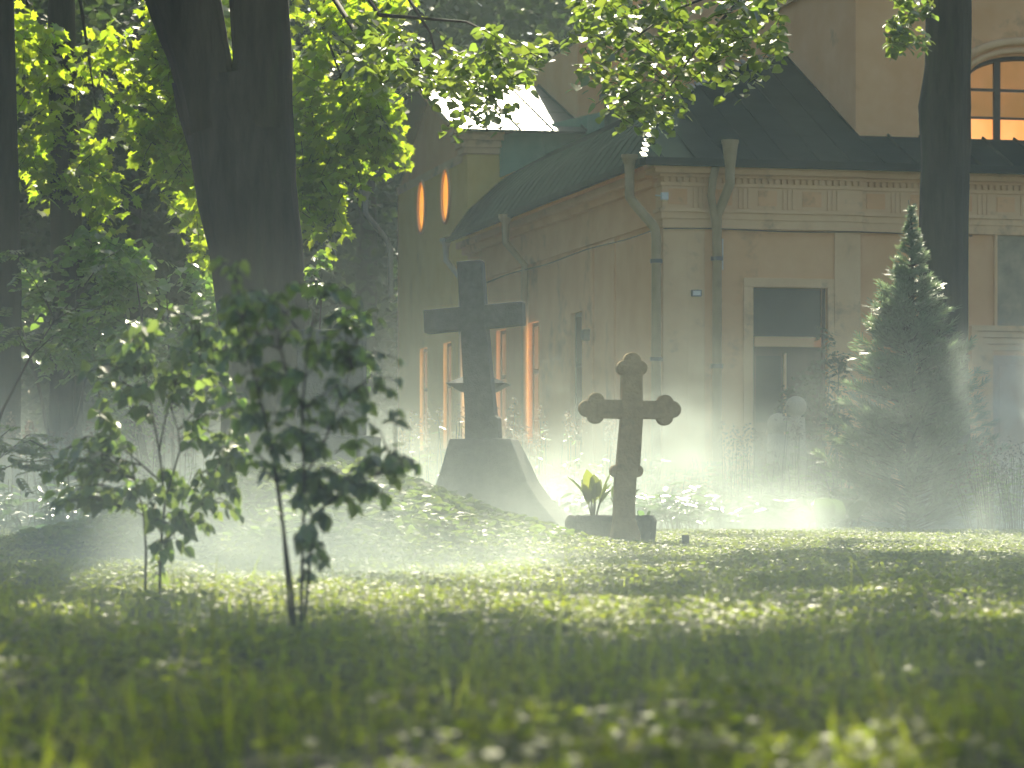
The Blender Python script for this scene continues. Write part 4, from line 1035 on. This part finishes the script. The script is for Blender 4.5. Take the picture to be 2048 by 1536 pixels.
def mist_mat(name, dens, hscale, ns, dist, lo, hi, squash, ramp=None, ball=None):
    m, n, l, v = vol_mat(name, (.86, .98, .94), 0, .5)
    ge = n.new('ShaderNodeNewGeometry'); sx = n.new('ShaderNodeSeparateXYZ'); l.new(ge.outputs['Position'], sx.inputs[0])
    mp = n.new('ShaderNodeMapping'); mp.inputs['Scale'].default_value = squash; l.new(ge.outputs['Position'], mp.inputs[0])
    no = n.new('ShaderNodeTexNoise'); no.inputs['Scale'].default_value = ns; no.inputs['Detail'].default_value = 5; no.inputs['Distortion'].default_value = dist
    l.new(mp.outputs[0], no.inputs['Vector'])
    mr = n.new('ShaderNodeMapRange'); mr.inputs[1].default_value = lo; mr.inputs[2].default_value = hi; mr.inputs[3].default_value = .10; l.new(no.outputs[0], mr.inputs[0])
    def math_(op, a, b):
        k = n.new('ShaderNodeMath'); k.operation = op
        for i, s in enumerate((a, b)):
            if hasattr(s, 'node'): l.new(s, k.inputs[i])
            else: k.inputs[i].default_value = s
        return k.outputs[0]
    d = math_('MULTIPLY', mr.outputs[0], dens)
    if hscale:
        e = math_('POWER', 2.71828, math_('MULTIPLY', sx.outputs[2], -1/hscale)); d = math_('MULTIPLY', d, e)
    if ramp:
        r = n.new('ShaderNodeMapRange'); r.inputs[1].default_value = ramp[0]; r.inputs[2].default_value = ramp[1]; l.new(sx.outputs[1], r.inputs[0]); d = math_('MULTIPLY', d, r.outputs[0])
        r = n.new('ShaderNodeMapRange'); r.inputs[1].default_value = ramp[3]; r.inputs[2].default_value = ramp[2]; l.new(sx.outputs[1], r.inputs[0]); d = math_('MULTIPLY', d, r.outputs[0])
    if ball:
        c, rad = ball
        vs = n.new('ShaderNodeVectorMath'); vs.operation = 'SUBTRACT'; l.new(ge.outputs['Position'], vs.inputs[0]); vs.inputs[1].default_value = c
        vd = n.new('ShaderNodeVectorMath'); vd.operation = 'DIVIDE'; l.new(vs.outputs[0], vd.inputs[0]); vd.inputs[1].default_value = rad
        ln = n.new('ShaderNodeVectorMath'); ln.operation = 'LENGTH'; l.new(vd.outputs[0], ln.inputs[0])
        r = n.new('ShaderNodeMapRange'); r.inputs[1].default_value = 1; r.inputs[2].default_value = .1; l.new(ln.outputs['Value'], r.inputs[0]); d = math_('MULTIPLY', d, r.outputs[0])
    l.new(d, v.inputs['Density']); return m
def mist_box(name, label, x0, x1, y0, y1, z1, dens, hscale, ns=.42, lo=.38, hi=.68, ramp=None, ball=None, squash=(1, .55, 1.5)):
    mm = mist_mat('mist_air', dens, hscale, ns, .6, lo, hi, squash, ramp, ball)
    tag(MB().box(x0, x1, y0, y1, -.05, z1).build(name, mm), label, kind='stuff')
mist_box('ground_mist', 'white mist lying over the bed before the chapel', -9, 9, 29.5, 45.5, 2.9, 1.05, .50, .8, .43, .70, (30.5, 35.5, 39, 45))
mist_box('ground_mist', 'thin mist over the near lawn', -7, 7, 3.5, 29.4, 1.8, .060, .7, .3, .35, .65, (3, 6, 27, 29.4))
mist_box('ground_mist', 'pale mist on the rise at the left edge', -7.5, -2.6, 24.5, 34.5, 1.5, .30, .5, .6, .36, .64, None, ((-4.9, 29.5, .2), (2.6, 5.0, 1.5)))
c = P(640, 1130, 17); mist_box('ground_mist', 'bright pocket of mist in front of the ivy mound', c.x-1.7, c.x+1.7, 13.2, 20.8, 1.0, .50, .42, .8, .36, .66, None, ((c.x, 17, .1), (1.7, 3.8, 1.0)))
def smoke(px, py, D, rad, dens, label):
    c = P(px, py, D); m = mist_mat('smoke_wisp', dens, None, 2.2, 1.4, .46, .66, (1, 1, .8), None, (tuple(c), rad))
    tag(MB().box(c.x-rad[0], c.x+rad[0], c.y-rad[1], c.y+rad[1], c.z-rad[2], c.z+rad[2]).build('smoke', m), label, kind='stuff')
smoke(2000, 790, 34.5, (.8, .9, 1.0), 1.1, 'thin rising smoke before the portal at right')
smoke(1370, 885, 33.0, (1.3, 1.2, .7), .4, 'drifting smoke right of the brown cross')

# ------------------------------------------------------------------ put each root Empty at the foot of its thing
for o in list(C.objects):
    if o.type == 'EMPTY' and o.parent is None and o.location.length < 1e-6 and o.children:
        low = None
        for c in o.children:
            n = len(c.data.vertices)
            if not n: continue
            co = np.empty(n*3, np.float32); c.data.vertices.foreach_get('co', co); co = co.reshape(-1, 3)
            if c.name.split('.')[0] in ('trunk', 'stems') or low is None:
                zmin = co[:, 2].min(); sel = co[co[:, 2] < zmin + .06]; b = np.array([*sel[:, :2].mean(0), zmin])
                if low is None or c.name.split('.')[0] in ('trunk', 'stems'): low = b
        o.location = tuple(float(v) for v in low)
        for c in o.children: c.location = tuple(-float(v) for v in low)
